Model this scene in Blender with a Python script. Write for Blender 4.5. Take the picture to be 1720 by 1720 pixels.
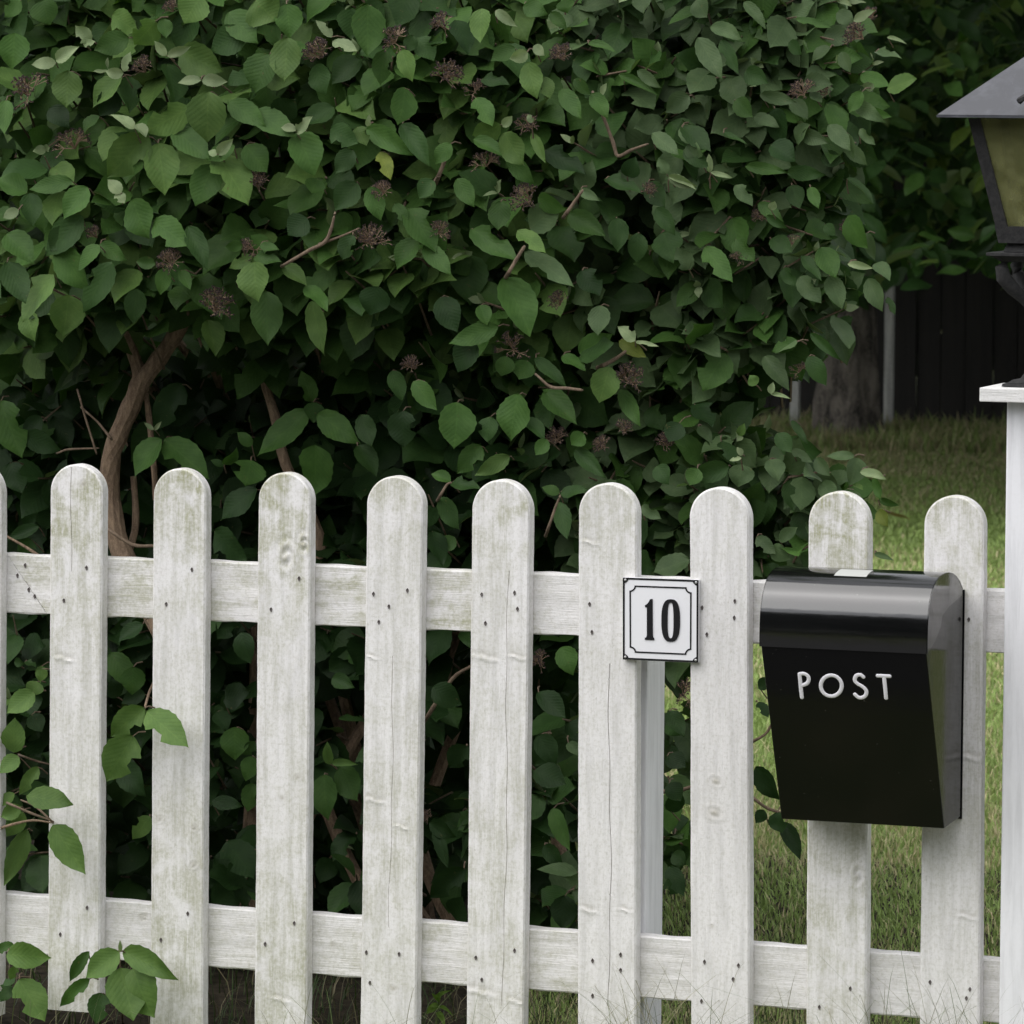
import bpy, math, random
import numpy as np
from mathutils import Matrix, Vector
random.seed(7); rng = np.random.default_rng(11)
for o in list(bpy.data.objects): bpy.data.objects.remove(o)
scene = bpy.context.scene
COL = scene.collection
rad = math.radians
# ------------------------------------------------------------------ camera
F = 8500.; TH = math.atan(F/23870); PITCH = 350/F; ROLL = 0.0088; DIST = 8.76; EYE = 1.70
PPX = 860.; PPY = 164+F*math.tan(PITCH)
def _rx(a): c, s = math.cos(a), math.sin(a); return np.array([[1,0,0],[0,c,-s],[0,s,c]])
def _rz(a): c, s = math.cos(a), math.sin(a); return np.array([[c,-s,0],[s,c,0],[0,0,1]])
RC = _rz(TH)@_rx(math.pi/2-PITCH)@_rz(ROLL)
CC = np.array([DIST*math.sin(TH), -DIST*math.cos(TH), EYE])
cam_d = bpy.data.cameras.new('camera'); cam = bpy.data.objects.new('camera', cam_d); COL.objects.link(cam)
cam.matrix_world = Matrix([list(RC[i])+[CC[i]] for i in range(3)]+[[0,0,0,1]])
cam_d.sensor_width = 36; cam_d.lens = 36*F/1720; cam_d.shift_y = (PPY-860)/1720
cam_d.clip_start = 0.1; cam_d.clip_end = 500
cam_d.dof.use_dof = True; cam_d.dof.focus_distance = 8.7; cam_d.dof.aperture_fstop = 22
scene.camera = cam
# ------------------------------------------------------------------ light
w = bpy.data.worlds.new('World'); scene.world = w; w.use_nodes = True
nt = w.node_tree; bg = nt.nodes['Background']
sky = nt.nodes.new('ShaderNodeTexSky'); sky.sky_type = 'NISHITA'; sky.sun_disc = False
SUN_EL, SUN_AZ = 60, 212     # azimuth clockwise from +Y
sky.sun_elevation = rad(SUN_EL); sky.sun_rotation = rad(SUN_AZ)
hs = nt.nodes.new('ShaderNodeHueSaturation'); hs.inputs['Saturation'].default_value = 0.12
nt.links.new(sky.outputs[0], hs.inputs['Color']); nt.links.new(hs.outputs[0], bg.inputs[0])
bg.inputs[1].default_value = 0.15
sl = bpy.data.lights.new('sun', 'SUN'); so = bpy.data.objects.new('sun', sl); COL.objects.link(so)
sl.energy = 1.5; sl.angle = rad(75); sl.color = (1, .975, .94)
sd = Vector((math.sin(rad(SUN_AZ))*math.cos(rad(SUN_EL)), math.cos(rad(SUN_AZ))*math.cos(rad(SUN_EL)), math.sin(rad(SUN_EL))))
so.rotation_euler = sd.to_track_quat('Z', 'Y').to_euler(); so.location = (0, -4, 8)
scene.view_settings.view_transform = 'Standard'; scene.view_settings.look = 'None'
scene.view_settings.gamma = 1; scene.view_settings.use_curve_mapping = False
scene.view_settings.exposure = 0.82
scene.render.engine = 'CYCLES'
scene.cycles.transparent_max_bounces = 8
# ------------------------------------------------------------------ picture <-> place
def ray(px, py): return RC@np.array([(px-PPX)/F, -(py-PPY)/F, -1])
def proj(p):
    q = (np.asarray(p)-CC)@RC; return PPX+F*q[..., 0]/-q[..., 2], PPY-F*q[..., 1]/-q[..., 2], -q[..., 2]
def on_plane(px, py, p0, n):
    d = ray(px, py); n = np.asarray(n, float); return CC+d*(np.dot(np.asarray(p0)-CC, n)/np.dot(d, n))
def onY(px, py, Y): return on_plane(px, py, (0, Y, 0), (0, 1, 0))
def onZ(px, py, Z): return on_plane(px, py, (0, 0, Z), (0, 0, 1))
# ------------------------------------------------------------------ object helpers
def tag(o, label=None, cat=None, group=None, kind=None):
    if label: o['label'] = label
    if cat: o['category'] = cat
    if group: o['group'] = group
    if kind: o['kind'] = kind
    return o
def empty(name, loc, label=None, cat=None, group=None, kind=None):
    o = bpy.data.objects.new(name, None); COL.objects.link(o); o.location = loc; o.empty_display_size = .1
    return tag(o, label, cat, group, kind)
def link(name, me, parent=None, at=None):
    """mesh in world coordinates -> object; at = its own origin (mesh is shifted so that it stays put)"""
    o = bpy.data.objects.new(name, me); COL.objects.link(o)
    if at is not None:
        me.transform(Matrix.Translation(-Vector(at)))
        o.location = at
    if parent is not None:
        q, loc = parent, Vector((0, 0, 0))
        while q is not None: loc += q.location; q = q.parent
        o.parent = parent
        o.location = o.location-loc
    return o
def mesh_np(name, V, Fs, mat, smooth=False, attrs=None):
    """V (n,3); Fs list of arrays (m,k) of faces"""
    me = bpy.data.meshes.new(name); V = np.asarray(V, np.float32)
    me.vertices.add(len(V)); me.vertices.foreach_set('co', V.ravel())
    if not isinstance(Fs, list): Fs = [Fs]
    Fs = [np.asarray(f, np.int32) for f in Fs if len(f)]
    loops = np.concatenate([f.ravel() for f in Fs])
    tot = np.concatenate([np.full(len(f), f.shape[1], np.int32) for f in Fs])
    st = np.concatenate([[0], np.cumsum(tot)[:-1]]).astype(np.int32)
    me.loops.add(len(loops)); me.loops.foreach_set('vertex_index', loops)
    me.polygons.add(len(tot)); me.polygons.foreach_set('loop_start', st); me.polygons.foreach_set('loop_total', tot)
    if smooth: me.polygons.foreach_set('use_smooth', np.ones(len(tot), bool))
    for k, (ty, a) in (attrs or {}).items():
        at = me.attributes.new(k, ty, 'POINT')
        at.data.foreach_set({'FLOAT': 'value', 'FLOAT_VECTOR': 'vector', 'FLOAT_COLOR': 'color'}[ty], np.asarray(a, np.float32).ravel())
    me.materials.append(mat); me.update(calc_edges=True); me.validate()
    return me
class MB:
    def __init__(s): s.v = []; s.f = []; s.a = []
    def add(s, vs, fs, a=0.):
        n = len(s.v); s.v += [tuple(map(float, x)) for x in vs]; s.f += [tuple(i+n for i in f) for f in fs]; s.a += [a]*len(vs); return s
    def box(s, lo, hi):
        x0, y0, z0 = lo; x1, y1, z1 = hi
        return s.add([(x0,y0,z0),(x1,y0,z0),(x1,y1,z0),(x0,y1,z0),(x0,y0,z1),(x1,y0,z1),(x1,y1,z1),(x0,y1,z1)],
                     [(0,3,2,1),(4,5,6,7),(0,1,5,4),(1,2,6,5),(2,3,7,6),(3,0,4,7)])
    def frustum(s, cx, cy, z0, h0, z1, h1):
        P = [(cx+a*h0, cy+b*h0, z0) for a, b in ((-1,-1),(1,-1),(1,1),(-1,1))]+[(cx+a*h1, cy+b*h1, z1) for a, b in ((-1,-1),(1,-1),(1,1),(-1,1))]
        return s.add(P, [(0,3,2,1),(4,5,6,7),(0,1,5,4),(1,2,6,5),(2,3,7,6),(3,0,4,7)])
    def tube(s, pts, r, n=6, flat=None, closed=False, a=0.):
        pts = [np.array(p, float) for p in pts]; m = len(pts)
        if not hasattr(r, '__len__'): r = [r]*m
        vs = []
        up = np.array([0.13, 0.31, 0.94]) if flat is None else np.array(flat[0], float)
        for i, p in enumerate(pts):
            if closed: t = pts[(i+1) % m]-pts[i-1]
            else: t = pts[min(i+1, m-1)]-pts[max(i-1, 0)]
            t = t/(np.linalg.norm(t)+1e-9)
            u = np.cross(t, up); u /= (np.linalg.norm(u)+1e-9); v = np.cross(u, t) if flat is None else up
            for k in range(n):
                q = 2*math.pi*k/n
                vs.append(p+r[i]*(math.cos(q)*u+math.sin(q)*v*(1 if flat is None else flat[1])))
        fs = []
        for i in range(m if closed else m-1):
            j = (i+1) % m
            for k in range(n): l = (k+1) % n; fs.append((i*n+k, i*n+l, j*n+l, j*n+k))
        if not closed: fs += [tuple(range(n-1, -1, -1)), tuple((m-1)*n+k for k in range(n))]
        return s.add(vs, fs, a)
    def build(s, name, mat, parent=None, at=None, smooth=False, bevel=0, attr=None):
        me = bpy.data.meshes.new(name); me.from_pydata(s.v, [], s.f); me.materials.append(mat)
        if attr: at_ = me.attributes.new(attr, 'FLOAT', 'POINT'); at_.data.foreach_set('value', s.a)
        import bmesh
        bm = bmesh.new(); bm.from_mesh(me); bmesh.ops.recalc_face_normals(bm, faces=bm.faces)
        if bevel: bmesh.ops.bevel(bm, geom=list(bm.edges), offset=bevel, segments=2, affect='EDGES', profile=.5)
        bm.to_mesh(me); bm.free()
        if smooth:
            for p in me.polygons: p.use_smooth = True
            try: me.set_sharp_from_angle(angle=rad(38))
            except Exception: pass
        return link(name, me, parent, at)
# ------------------------------------------------------------------ materials
class NT:
    def __init__(s, name):
        s.m = bpy.data.materials.new(name); s.m.use_nodes = True; s.t = s.m.node_tree
        s.b = s.t.nodes['Principled BSDF']; s.out = s.t.nodes['Material Output']
    def n(s, ty, **k):
        x = s.t.nodes.new(ty)
        for a, v in k.items():
            if a.startswith('i_'): x.inputs[int(a[2:])].default_value = v
            else: setattr(x, a, v)
        return x
    def l(s, a, b): s.t.links.new(a, b)
    def math(s, op, a, b=None, clamp=False):
        x = s.t.nodes.new('ShaderNodeMath'); x.operation = op; x.use_clamp = clamp
        for i, v in enumerate((a, b)):
            if v is None: continue
            if isinstance(v, (int, float)): x.inputs[i].default_value = v
            else: s.l(v, x.inputs[i])
        return x.outputs[0]
    def noise(s, vec, scale, detail=4, rough=.55, dist=0):
        x = s.n('ShaderNodeTexNoise'); s.l(vec, x.inputs['Vector']); x.inputs['Scale'].default_value = scale
        x.inputs['Detail'].default_value = detail; x.inputs['Roughness'].default_value = rough; x.inputs['Distortion'].default_value = dist
        return x.outputs['Fac']
    def scale(s, vec, v):
        x = s.n('ShaderNodeMapping'); s.l(vec, x.inputs[0]); x.inputs['Scale'].default_value = v; return x.outputs[0]
    def ramp(s, fac, a, b, c0=0., c1=1.):
        x = s.n('ShaderNodeMapRange'); x.interpolation_type = 'SMOOTHSTEP'; s.l(fac, x.inputs[0])
        for i, v in enumerate((a, b, c0, c1)): x.inputs[i+1].default_value = v
        return x.outputs[0]
    def mix(s, fac, a, b, mode='MIX'):
        x = s.n('ShaderNodeMix'); x.data_type = 'RGBA'; x.blend_type = mode
        for sock, v in ((x.inputs[0], fac), (x.inputs[6], a), (x.inputs[7], b)):
            if isinstance(v, (int, float)): sock.default_value = v
            elif isinstance(v, tuple): sock.default_value = v+(1,) if len(v) == 3 else v
            else: s.l(v, sock)
        return x.outputs[2]
    def bump(s, h, strength, dist, prev=None):
        x = s.n('ShaderNodeBump'); s.l(h, x.inputs['Height']); x.inputs['Strength'].default_value = strength; x.inputs['Distance'].default_value = dist
        if prev is not None: s.l(prev, x.inputs['Normal'])
        return x.outputs[0]
def simple(name, col, rough=.5, metal=0, spec=.5):
    m = NT(name); m.b.inputs['Base Color'].default_value = (*col, 1); m.b.inputs['Roughness'].default_value = rough
    m.b.inputs['Metallic'].default_value = metal; m.b.inputs['Specular IOR Level'].default_value = spec
    return m
def wood_paint(name, along, base=(.80,.785,.785), dirt=1.0, bmp=.75):
    m = NT(name); g = m.n('ShaderNodeNewGeometry'); P = g.outputs['Position']
    st = lambda a, b: m.scale(P, (a, a, b) if along == 'z' else (b, a, a))
    fib = m.noise(st(1, .05), 420, 5, .65)            # fibres along the board
    saw = m.noise(st(.05, 1) if along == 'z' else st(1, 1), 330, 3, .6)     # faint saw marks across
    streak = m.noise(st(1, .09), 60, 5, .6, .4)
    blot = m.noise(P, 17, 6, .62, .6)
    mott = m.noise(P, 150, 5, .7)
    a = m.n('ShaderNodeAttribute'); a.attribute_name = 'moss'
    k = m.n('ShaderNodeAttribute'); k.attribute_name = 'knot'
    c = m.mix(m.ramp(streak, .40, .68), base, tuple(x*.86 for x in base))
    c = m.mix(m.math('MULTIPLY', m.ramp(mott, .46, .66), .5*dirt), c, (.50,.485,.44))
    c = m.mix(m.math('MULTIPLY', m.ramp(m.noise(st(1, .35), 240, 4, .7), .54, .68), .45*dirt), c, (.40,.39,.34))
    c = m.mix(m.math('MULTIPLY', m.ramp(fib, .52, .75), .22*dirt), c, (.45,.44,.40))
    mo = m.math('MULTIPLY', m.ramp(m.math('ADD', m.math('MULTIPLY', blot, .65), m.math('MULTIPLY', streak, .35)), .38, .60), a.outputs['Fac'])
    mo2 = m.math('MULTIPLY', mo, m.ramp(m.math('ADD', m.math('MULTIPLY', mott, .5), m.math('MULTIPLY', fib, .5)), .36, .60, .25, 1.))
    c = m.mix(mo2, c, (.37,.37,.25))
    c = m.mix(m.math('MULTIPLY', k.outputs['Fac'], .6, True), c, (.40,.375,.31))
    m.l(c, m.b.inputs['Base Color']); m.b.inputs['Roughness'].default_value = .62; m.b.inputs['Specular IOR Level'].default_value = .3
    h = m.math('ADD', m.math('MULTIPLY', fib, 1.0), m.math('ADD', m.math('MULTIPLY', saw, .35), m.math('MULTIPLY', mott, .35)))
    m.l(m.bump(h, bmp, .0014), m.b.inputs['Normal'])
    return m.m
M = {}
M['picket'] = wood_paint('painted_wood_upright', 'z', dirt=.72)
M['rail'] = wood_paint('painted_wood_rail', 'x', (.80,.785,.785), .65)
M['post'] = wood_paint('fresh_white_paint', 'z', (.80,.80,.83), .10, .12)
M['cap'] = wood_paint('white_cap_paint', 'x', (.78,.77,.76), .5)
def leafmat(name, trans=.15, rough=.5):
    m = NT(name); a = m.n('ShaderNodeAttribute'); a.attribute_name = 'col'; lv = m.n('ShaderNodeAttribute'); lv.attribute_name = 'lv'
    sp = m.n('ShaderNodeSeparateXYZ'); m.l(lv.outputs['Vector'], sp.inputs[0]); u = m.math('ABSOLUTE', sp.outputs[0]); v = sp.outputs[1]
    g = m.n('ShaderNodeNewGeometry'); P = g.outputs['Position']
    t = m.math('SUBTRACT', m.math('MULTIPLY', v, 9.), m.math('MULTIPLY', u, 7.))
    lat = m.math('ABSOLUTE', m.math('SUBTRACT', m.math('FRACT', t), .5))      # 0.5 at a vein
    vein = m.math('MAXIMUM', m.ramp(lat, .40, .5), m.ramp(u, .035, .005))
    fine = m.noise(P, 420, 3, .6); big = m.noise(P, 38, 4, .6)
    c = m.mix(m.math('MULTIPLY', vein, .20), a.outputs['Color'], m.mix(1., a.outputs['Color'], (1.7,1.6,1.5), 'MULTIPLY'))
    c = m.mix(m.ramp(big, .3, .75), m.mix(1., c, (.82,.86,.80), 'MULTIPLY'), m.mix(1., c, (1.16,1.12,1.1), 'MULTIPLY'))
    c = m.mix(m.math('MULTIPLY', m.ramp(m.noise(P, 95, 3, .6), .68, .75), .55), c, (.10,.085,.035))
    c = m.mix(m.math('MULTIPLY', g.outputs['Backfacing'], .45), c, (.17,.20,.12))
    m.l(c, m.b.inputs['Base Color']); m.b.inputs['Roughness'].default_value = rough; m.b.inputs['Specular IOR Level'].default_value = .13
    h = m.math('ADD', m.math('MULTIPLY', lat, -.9), m.math('MULTIPLY', fine, .8))
    m.l(m.bump(h, .5, .001), m.b.inputs['Normal'])
    tr = m.n('ShaderNodeBsdfTranslucent'); m.l(m.mix(1., c, (1.5,1.9,.7), 'MULTIPLY'), tr.inputs['Color'])
    mx = m.n('ShaderNodeMixShader'); mx.inputs[0].default_value = trans
    m.l(m.b.outputs[0], mx.inputs[1]); m.l(tr.outputs[0], mx.inputs[2]); m.l(mx.outputs[0], m.out.inputs['Surface'])
    return m.m
M['leaf'] = leafmat('shrub_leaf'); M['tleaf'] = leafmat('tree_leaf', .3, .42)
def barkmat(name, c0, c1, sc=60, stretch=.25, bd=.006):
    m = NT(name); g = m.n('ShaderNodeNewGeometry'); P = g.outputs['Position']
    f = m.noise(m.scale(P, (1, 1, stretch)), sc, 6, .7, .5); f2 = m.noise(P, sc*4, 4, .6)
    c = m.mix(m.ramp(f, .35, .65), c0, c1); c = m.mix(m.math('MULTIPLY', m.ramp(f2, .5, .7), .4), c, tuple(x*1.6 for x in c1))
    m.l(c, m.b.inputs['Base Color']); m.b.inputs['Roughness'].default_value = .85
    m.l(m.bump(f, .9, bd), m.b.inputs['Normal']); return m.m
M['bark'] = barkmat('shrub_bark', (.13,.085,.055), (.27,.19,.125), 120, .3, .004)
M['twig'] = barkmat('twig_bark', (.085,.057,.038), (.16,.115,.075), 200, .3, .001)
M['oldbark'] = barkmat('cracked_tree_bark', (.018,.015,.012), (.19,.165,.14), 16, .3, .06)
M['dead'] = simple('dried_flower_stalks', (.24,.165,.11), .8).m
M['bud'] = simple('dark_dried_buds', (.035,.020,.018), .7).m
M['nail'] = simple('rusty_nail_head', (.10,.085,.08), .6).m
M['dark_board'] = barkmat('dark_stained_board', (.006,.005,.0045), (.013,.011,.009), 25, .05, .002)
M['grey_wood'] = barkmat('weathered_grey_wood', (.30,.30,.29), (.48,.48,.46), 30, .1, .001)
m = NT('ground_soil'); P = m.n('ShaderNodeNewGeometry').outputs['Position']
m.l(m.mix(m.ramp(m.noise(P, 3, 8, .7), .35, .65), (.07,.10,.03), (.15,.15,.07)), m.b.inputs['Base Color']); m.b.inputs['Roughness'].default_value = .95; m.b.inputs['Specular IOR Level'].default_value = .1
M['ground'] = m.m
m = NT('leaf_mould_soil'); P = m.n('ShaderNodeNewGeometry').outputs['Position']
m.l(m.mix(m.ramp(m.noise(P, 30, 8, .75), .35, .65), (.012,.010,.007), (.04,.033,.022)), m.b.inputs['Base Color']); m.b.inputs['Roughness'].default_value = .95; m.b.inputs['Specular IOR Level'].default_value = .1
M['soil'] = m.m
m = NT('asphalt'); P = m.n('ShaderNodeNewGeometry').outputs['Position']
m.l(m.mix(m.noise(P, 90, 6, .7), (.035,.035,.036), (.075,.073,.07)), m.b.inputs['Base Color']); m.b.inputs['Roughness'].default_value = .85
M['asphalt'] = m.m
m = NT('grass_blade'); a = m.n('ShaderNodeAttribute'); a.attribute_name = 'col'
m.l(a.outputs['Color'], m.b.inputs['Base Color']); m.b.inputs['Roughness'].default_value = .5; m.b.inputs['Specular IOR Level'].default_value = .3
tr = m.n('ShaderNodeBsdfTranslucent'); m.l(a.outputs['Color'], tr.inputs['Color']); mx = m.n('ShaderNodeMixShader'); mx.inputs[0].default_value = .3
m.l(m.b.outputs[0], mx.inputs[1]); m.l(tr.outputs[0], mx.inputs[2]); m.l(mx.outputs[0], m.out.inputs['Surface'])
M['grass'] = m.m
def blackpaint(name, r0, r1, dust, spec):
    m = NT(name); P = m.n('ShaderNodeNewGeometry').outputs['Position']
    s = m.noise(m.scale(P, (.12, 1, 1)), 70, 5, .6); d = m.noise(P, 260, 4, .7); f = m.noise(P, 14, 5, .6)
    mp = m.n('ShaderNodeMapRange'); m.l(s, mp.inputs[0]); mp.inputs[1].default_value = .3; mp.inputs[2].default_value = .7; mp.inputs[3].default_value = r0; mp.inputs[4].default_value = r1
    m.l(mp.outputs[0], m.b.inputs['Roughness'])
    c = m.mix(m.math('MULTIPLY', m.ramp(d, .55, .75), dust), (.004,.004,.0045), (.12,.115,.10))
    c = m.mix(m.math('MULTIPLY', m.ramp(f, .45, .8), dust*.35), c, (.08,.08,.075))
    c = m.mix(m.math('MULTIPLY', m.ramp(m.noise(P, 190, 2, .5), .75, .775), .5), c, (.14,.135,.12))
    m.l(c, m.b.inputs['Base Color']); m.b.inputs['Specular IOR Level'].default_value = spec
    m.l(m.bump(m.noise(m.scale(P, (.4, 1, 1)), 22, 3, .5), .25, .0015), m.b.inputs['Normal'])
    return m.m
M['lid'] = blackpaint('black_lacquer_lid', .07, .14, .03, 1.0)
M['box'] = blackpaint('black_lacquer_body', .08, .16, .004, .32)
M['letter'] = simple('white_plastic_letter', (.90,.88,.93), .55).m
M['sticker'] = simple('worn_paper_sticker', (.42,.43,.41), .6).m
m = NT('white_enamel'); P = m.n('ShaderNodeNewGeometry').outputs['Position']
m.l(m.mix(m.math('MULTIPLY', m.ramp(m.noise(P, 60, 5, .65), .55, .8), .25), (.80,.80,.83), (.62,.60,.56)), m.b.inputs['Base Color']); m.b.inputs['Roughness'].default_value = .18
M['enamel'] = m.m
M['enamel_black'] = simple('black_enamel', (.012,.012,.014), .25).m
M['screw'] = simple('zinc_screw', (.5,.5,.5), .4, .6).m
m = NT('scratched_lantern_metal'); P = m.n('ShaderNodeNewGeometry').outputs['Position']
sc = m.noise(m.scale(P, (3, .4, .25)), 90, 5, .75, 1.5)
c = m.mix(m.math('MULTIPLY', m.ramp(m.noise(P, 25, 6, .7), .45, .75), .5), (.035,.037,.046), (.10,.105,.125)); c = m.mix(m.math('MULTIPLY', m.ramp(sc, .62, .74), .55), c, (.30,.30,.33))
m.l(c, m.b.inputs['Base Color']); m.b.inputs['Roughness'].default_value = .42; m.b.inputs['Specular IOR Level'].default_value = .6
M['lantern'] = m.m
M['lantern_dark'] = barkmat('cast_iron', (.008,.008,.009), (.026,.025,.025), 120, 1, .001)
m = NT('dusty_amber_glass'); P = m.n('ShaderNodeNewGeometry').outputs['Position']
m.b.inputs['Base Color'].default_value = (.62,.60,.30,1); m.b.inputs['Roughness'].default_value = .12; m.b.inputs['Transmission Weight'].default_value = 1.; m.b.inputs['IOR'].default_value = 1.1
df = m.n('ShaderNodeBsdfDiffuse'); m.l(m.mix(m.ramp(m.noise(m.scale(P, (1,1,.4)), 70, 4, .7), .68, .73), (.30,.31,.15), (.55,.53,.36)), df.inputs['Color'])
mx = m.n('ShaderNodeMixShader'); m.l(m.ramp(m.noise(P, 30, 6, .7), .3, .75, .2, .55), mx.inputs[0]); m.l(m.b.outputs[0], mx.inputs[1]); m.l(df.outputs[0], mx.inputs[2]); m.l(mx.outputs[0], m.out.inputs['Surface'])
M['glass'] = m.m
M['tube'] = simple('milky_candle_tube', (.62,.60,.50), .5).m
M['rust'] = barkmat('rusty_iron', (.12,.06,.035), (.22,.13,.08), 160, 1, .001)
# ------------------------------------------------------------------ setting
def sheet(name, x0, x1, y0, y1, z, mat):
    return tag(MB().add([(x0,y0,z),(x1,y0,z),(x1,y1,z),(x0,y1,z)], [(0,1,2,3)]).build(name, mat), kind='structure')
sheet('ground', -90, 90, -90, 90, 0, M['ground'])
sheet('soil', -5, .62, .05, 2.6, .004, M['soil'])
sheet('road', -90, 90, -9.5, -.75, .004, M['asphalt'])
# ------------------------------------------------------------------ picket fence
def fnoise(seed, n=6):
    r = np.random.default_rng(seed); k = r.normal(size=(n, 2))*1.0; ph = r.uniform(0, 6.3, n); am = r.uniform(.3, 1, n)
    def f(x, z, fx=20, fz=6):
        o = 0
        for i in range(n): o = o+am[i]*np.sin(k[i,0]*x*fx+k[i,1]*z*fz+ph[i])
        return o/n
    return f
def board(name, L, R_, z0, z1, y0, t, round_top, knots, crack, moss, seed, mat, parent, step=.0026, horizontal=False, leanfn=None, bev=.003):
    """one sawn board standing (or lying) in X/Z, front face at y0, thickness t; its front is a fine relief"""
    cx = (L+R_)/2; hw = (R_-L)/2; f1, f2, f3 = fnoise(seed), fnoise(seed+50), fnoise(seed+90)
    nx = max(6, int(2*hw/step)) if not horizontal else max(8, int(2*hw/step))
    us = np.linspace(-1, 1, nx)
    zs = []; kind = []
    zt = z1-hw if round_top else z1
    nz = max(6, int((zt-z0)/step))
    rows = [(z, hw, z, hw-bev) for z in np.linspace(z0, zt, nz)]
    if round_top:
        for a in np.linspace(0, math.pi/2, 34)[1:]:
            rows.append((zt+hw*math.sin(a), max(hw*math.cos(a), 1e-4), zt+(hw-bev)*math.sin(a), max((hw-bev)*math.cos(a), 5e-5)))
    else:
        rows = [(z0, hw, z0+bev, hw-bev)]+[r for r in rows if z0+bev < r[0] < z1-bev]+[(z1, hw, z1-bev, hw-bev)]
    V = []; A = []; K = []
    ring = nx+7
    for (zo, ho, zi, hi) in rows:
        wob = .0003*math.sin(zo*9+seed)+.0002*math.sin(zo*41+seed*2.1)+.00012*math.sin(zo*170+seed)
        x = us*hi
        extra = np.zeros(nx)
        if crack is not None and crack[1] < zi < crack[2]:
            xc = crack[0]+.0022*math.sin(zi*11+seed)+.0012*math.sin(zi*37)
            j = int(np.clip(np.searchsorted(x, xc), 2, nx-3)); 
            if abs(xc) < hi-.006:
                x = x.copy(); x[j] = xc; x[j-1] = xc-.0007; x[j+1] = xc+.0007; x[j-2] = min(x[j-2], x[j-1]-.0004)
                extra[j] = -.0035*crack[3]
        X, Z = x, np.full(nx, zi)
        h = .0006*f1(X, Z, 60, 6) + .0004*f2(X, Z, 260, 14)
        kn = np.zeros(nx)
        for (kx, kz, ty, s) in knots:
            dx, dz = X-kx, Z-kz
            if ty == 'ring':
                r = np.sqrt((dx/1.)**2+(dz/.85)**2)/s
                h = h+(.0007*np.cos(r*8+.8*np.sin(np.arctan2(dz, dx)*2+kx*90))+.0003)*np.exp(-r**2*1.3); kn += .9*np.exp(-(r*2.6)**2)+.25*np.exp(-r**2)
            elif ty == 'ridge':
                e = np.exp(-np.abs(dx/(s*1.0))**3)*(.75+.25*np.sin(dx*300+kz*90)); q = (dz+.18*dx+.0012*np.sin(dx*260))/(s*.16)
                h = h+.0019*e*np.exp(-q**2)-.0006*e*np.exp(-(q-2)**2); kn += .6*e*np.exp(-((q-2.2)/1.6)**2)
            elif ty == 'swirl':
                r = np.sqrt(dx**2+(dz*.7)**2)/s; an = np.arctan2(dz, dx)
                h = h+.0020*np.cos(r*6+an)*np.exp(-r**2*.9); kn += .7*np.exp(-r**2*2)*(np.cos(r*7+an) > .3)
            elif ty == 'flame':
                q = np.abs(dx)-.25*(dz+s); h = h+.0006*np.exp(-(q/.005)**2)*np.exp(-(dz/s)**2)
        y = y0-h-extra
        lean = leanfn(zi) if leanfn else 0
        lo = leanfn(zo) if leanfn else 0
        row = [(cx+lo-ho-wob, y0+bev*1.0, zo)]+[(cx+lean+a, b, zi) for a, b in zip(x, y)]+[(cx+lo+ho+wob, y0+bev, zo), (cx+lo+ho+wob, y0+t*.5, zo), (cx+lo+ho+wob, y0+t-.002, zo),
               (cx+lo+ho-.002 if ho > .003 else cx+lo, y0+t, zo), (cx+lo-ho+.002 if ho > .003 else cx+lo, y0+t, zo), (cx+lo-ho-wob, y0+t-.002, zo)]
        V += row
        mv = moss(zi)*(1+.5*f3(X, Z, 25, 5))
        A += [moss(zo)*.6]+list(np.clip(mv, 0, 1.3))+[moss(zo)*.5]*6; K += [0]+list(kn+(extra < 0)*.7)+[0]*6
    n = len(rows); i = np.arange(n-1)[:, None]*ring; k = np.arange(ring)[None, :]; k2 = (k+1) % ring
    Fq = np.stack([i+k, i+k2, i+ring+k2, i+ring+k], -1).reshape(-1, 4)
    caps = [np.arange(ring)[::-1][None, :], (np.arange(ring)+(n-1)*ring)[None, :]]
    V = np.array(V)
    if horizontal: pass
    me = mesh_np(name, V, [Fq]+caps, mat, True, {'moss': ('FLOAT', A), 'knot': ('FLOAT', K)})
    try: me.set_sharp_from_angle(angle=rad(28))
    except Exception: pass
    return link(name, me, parent, at=(cx, y0, z0))
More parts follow.
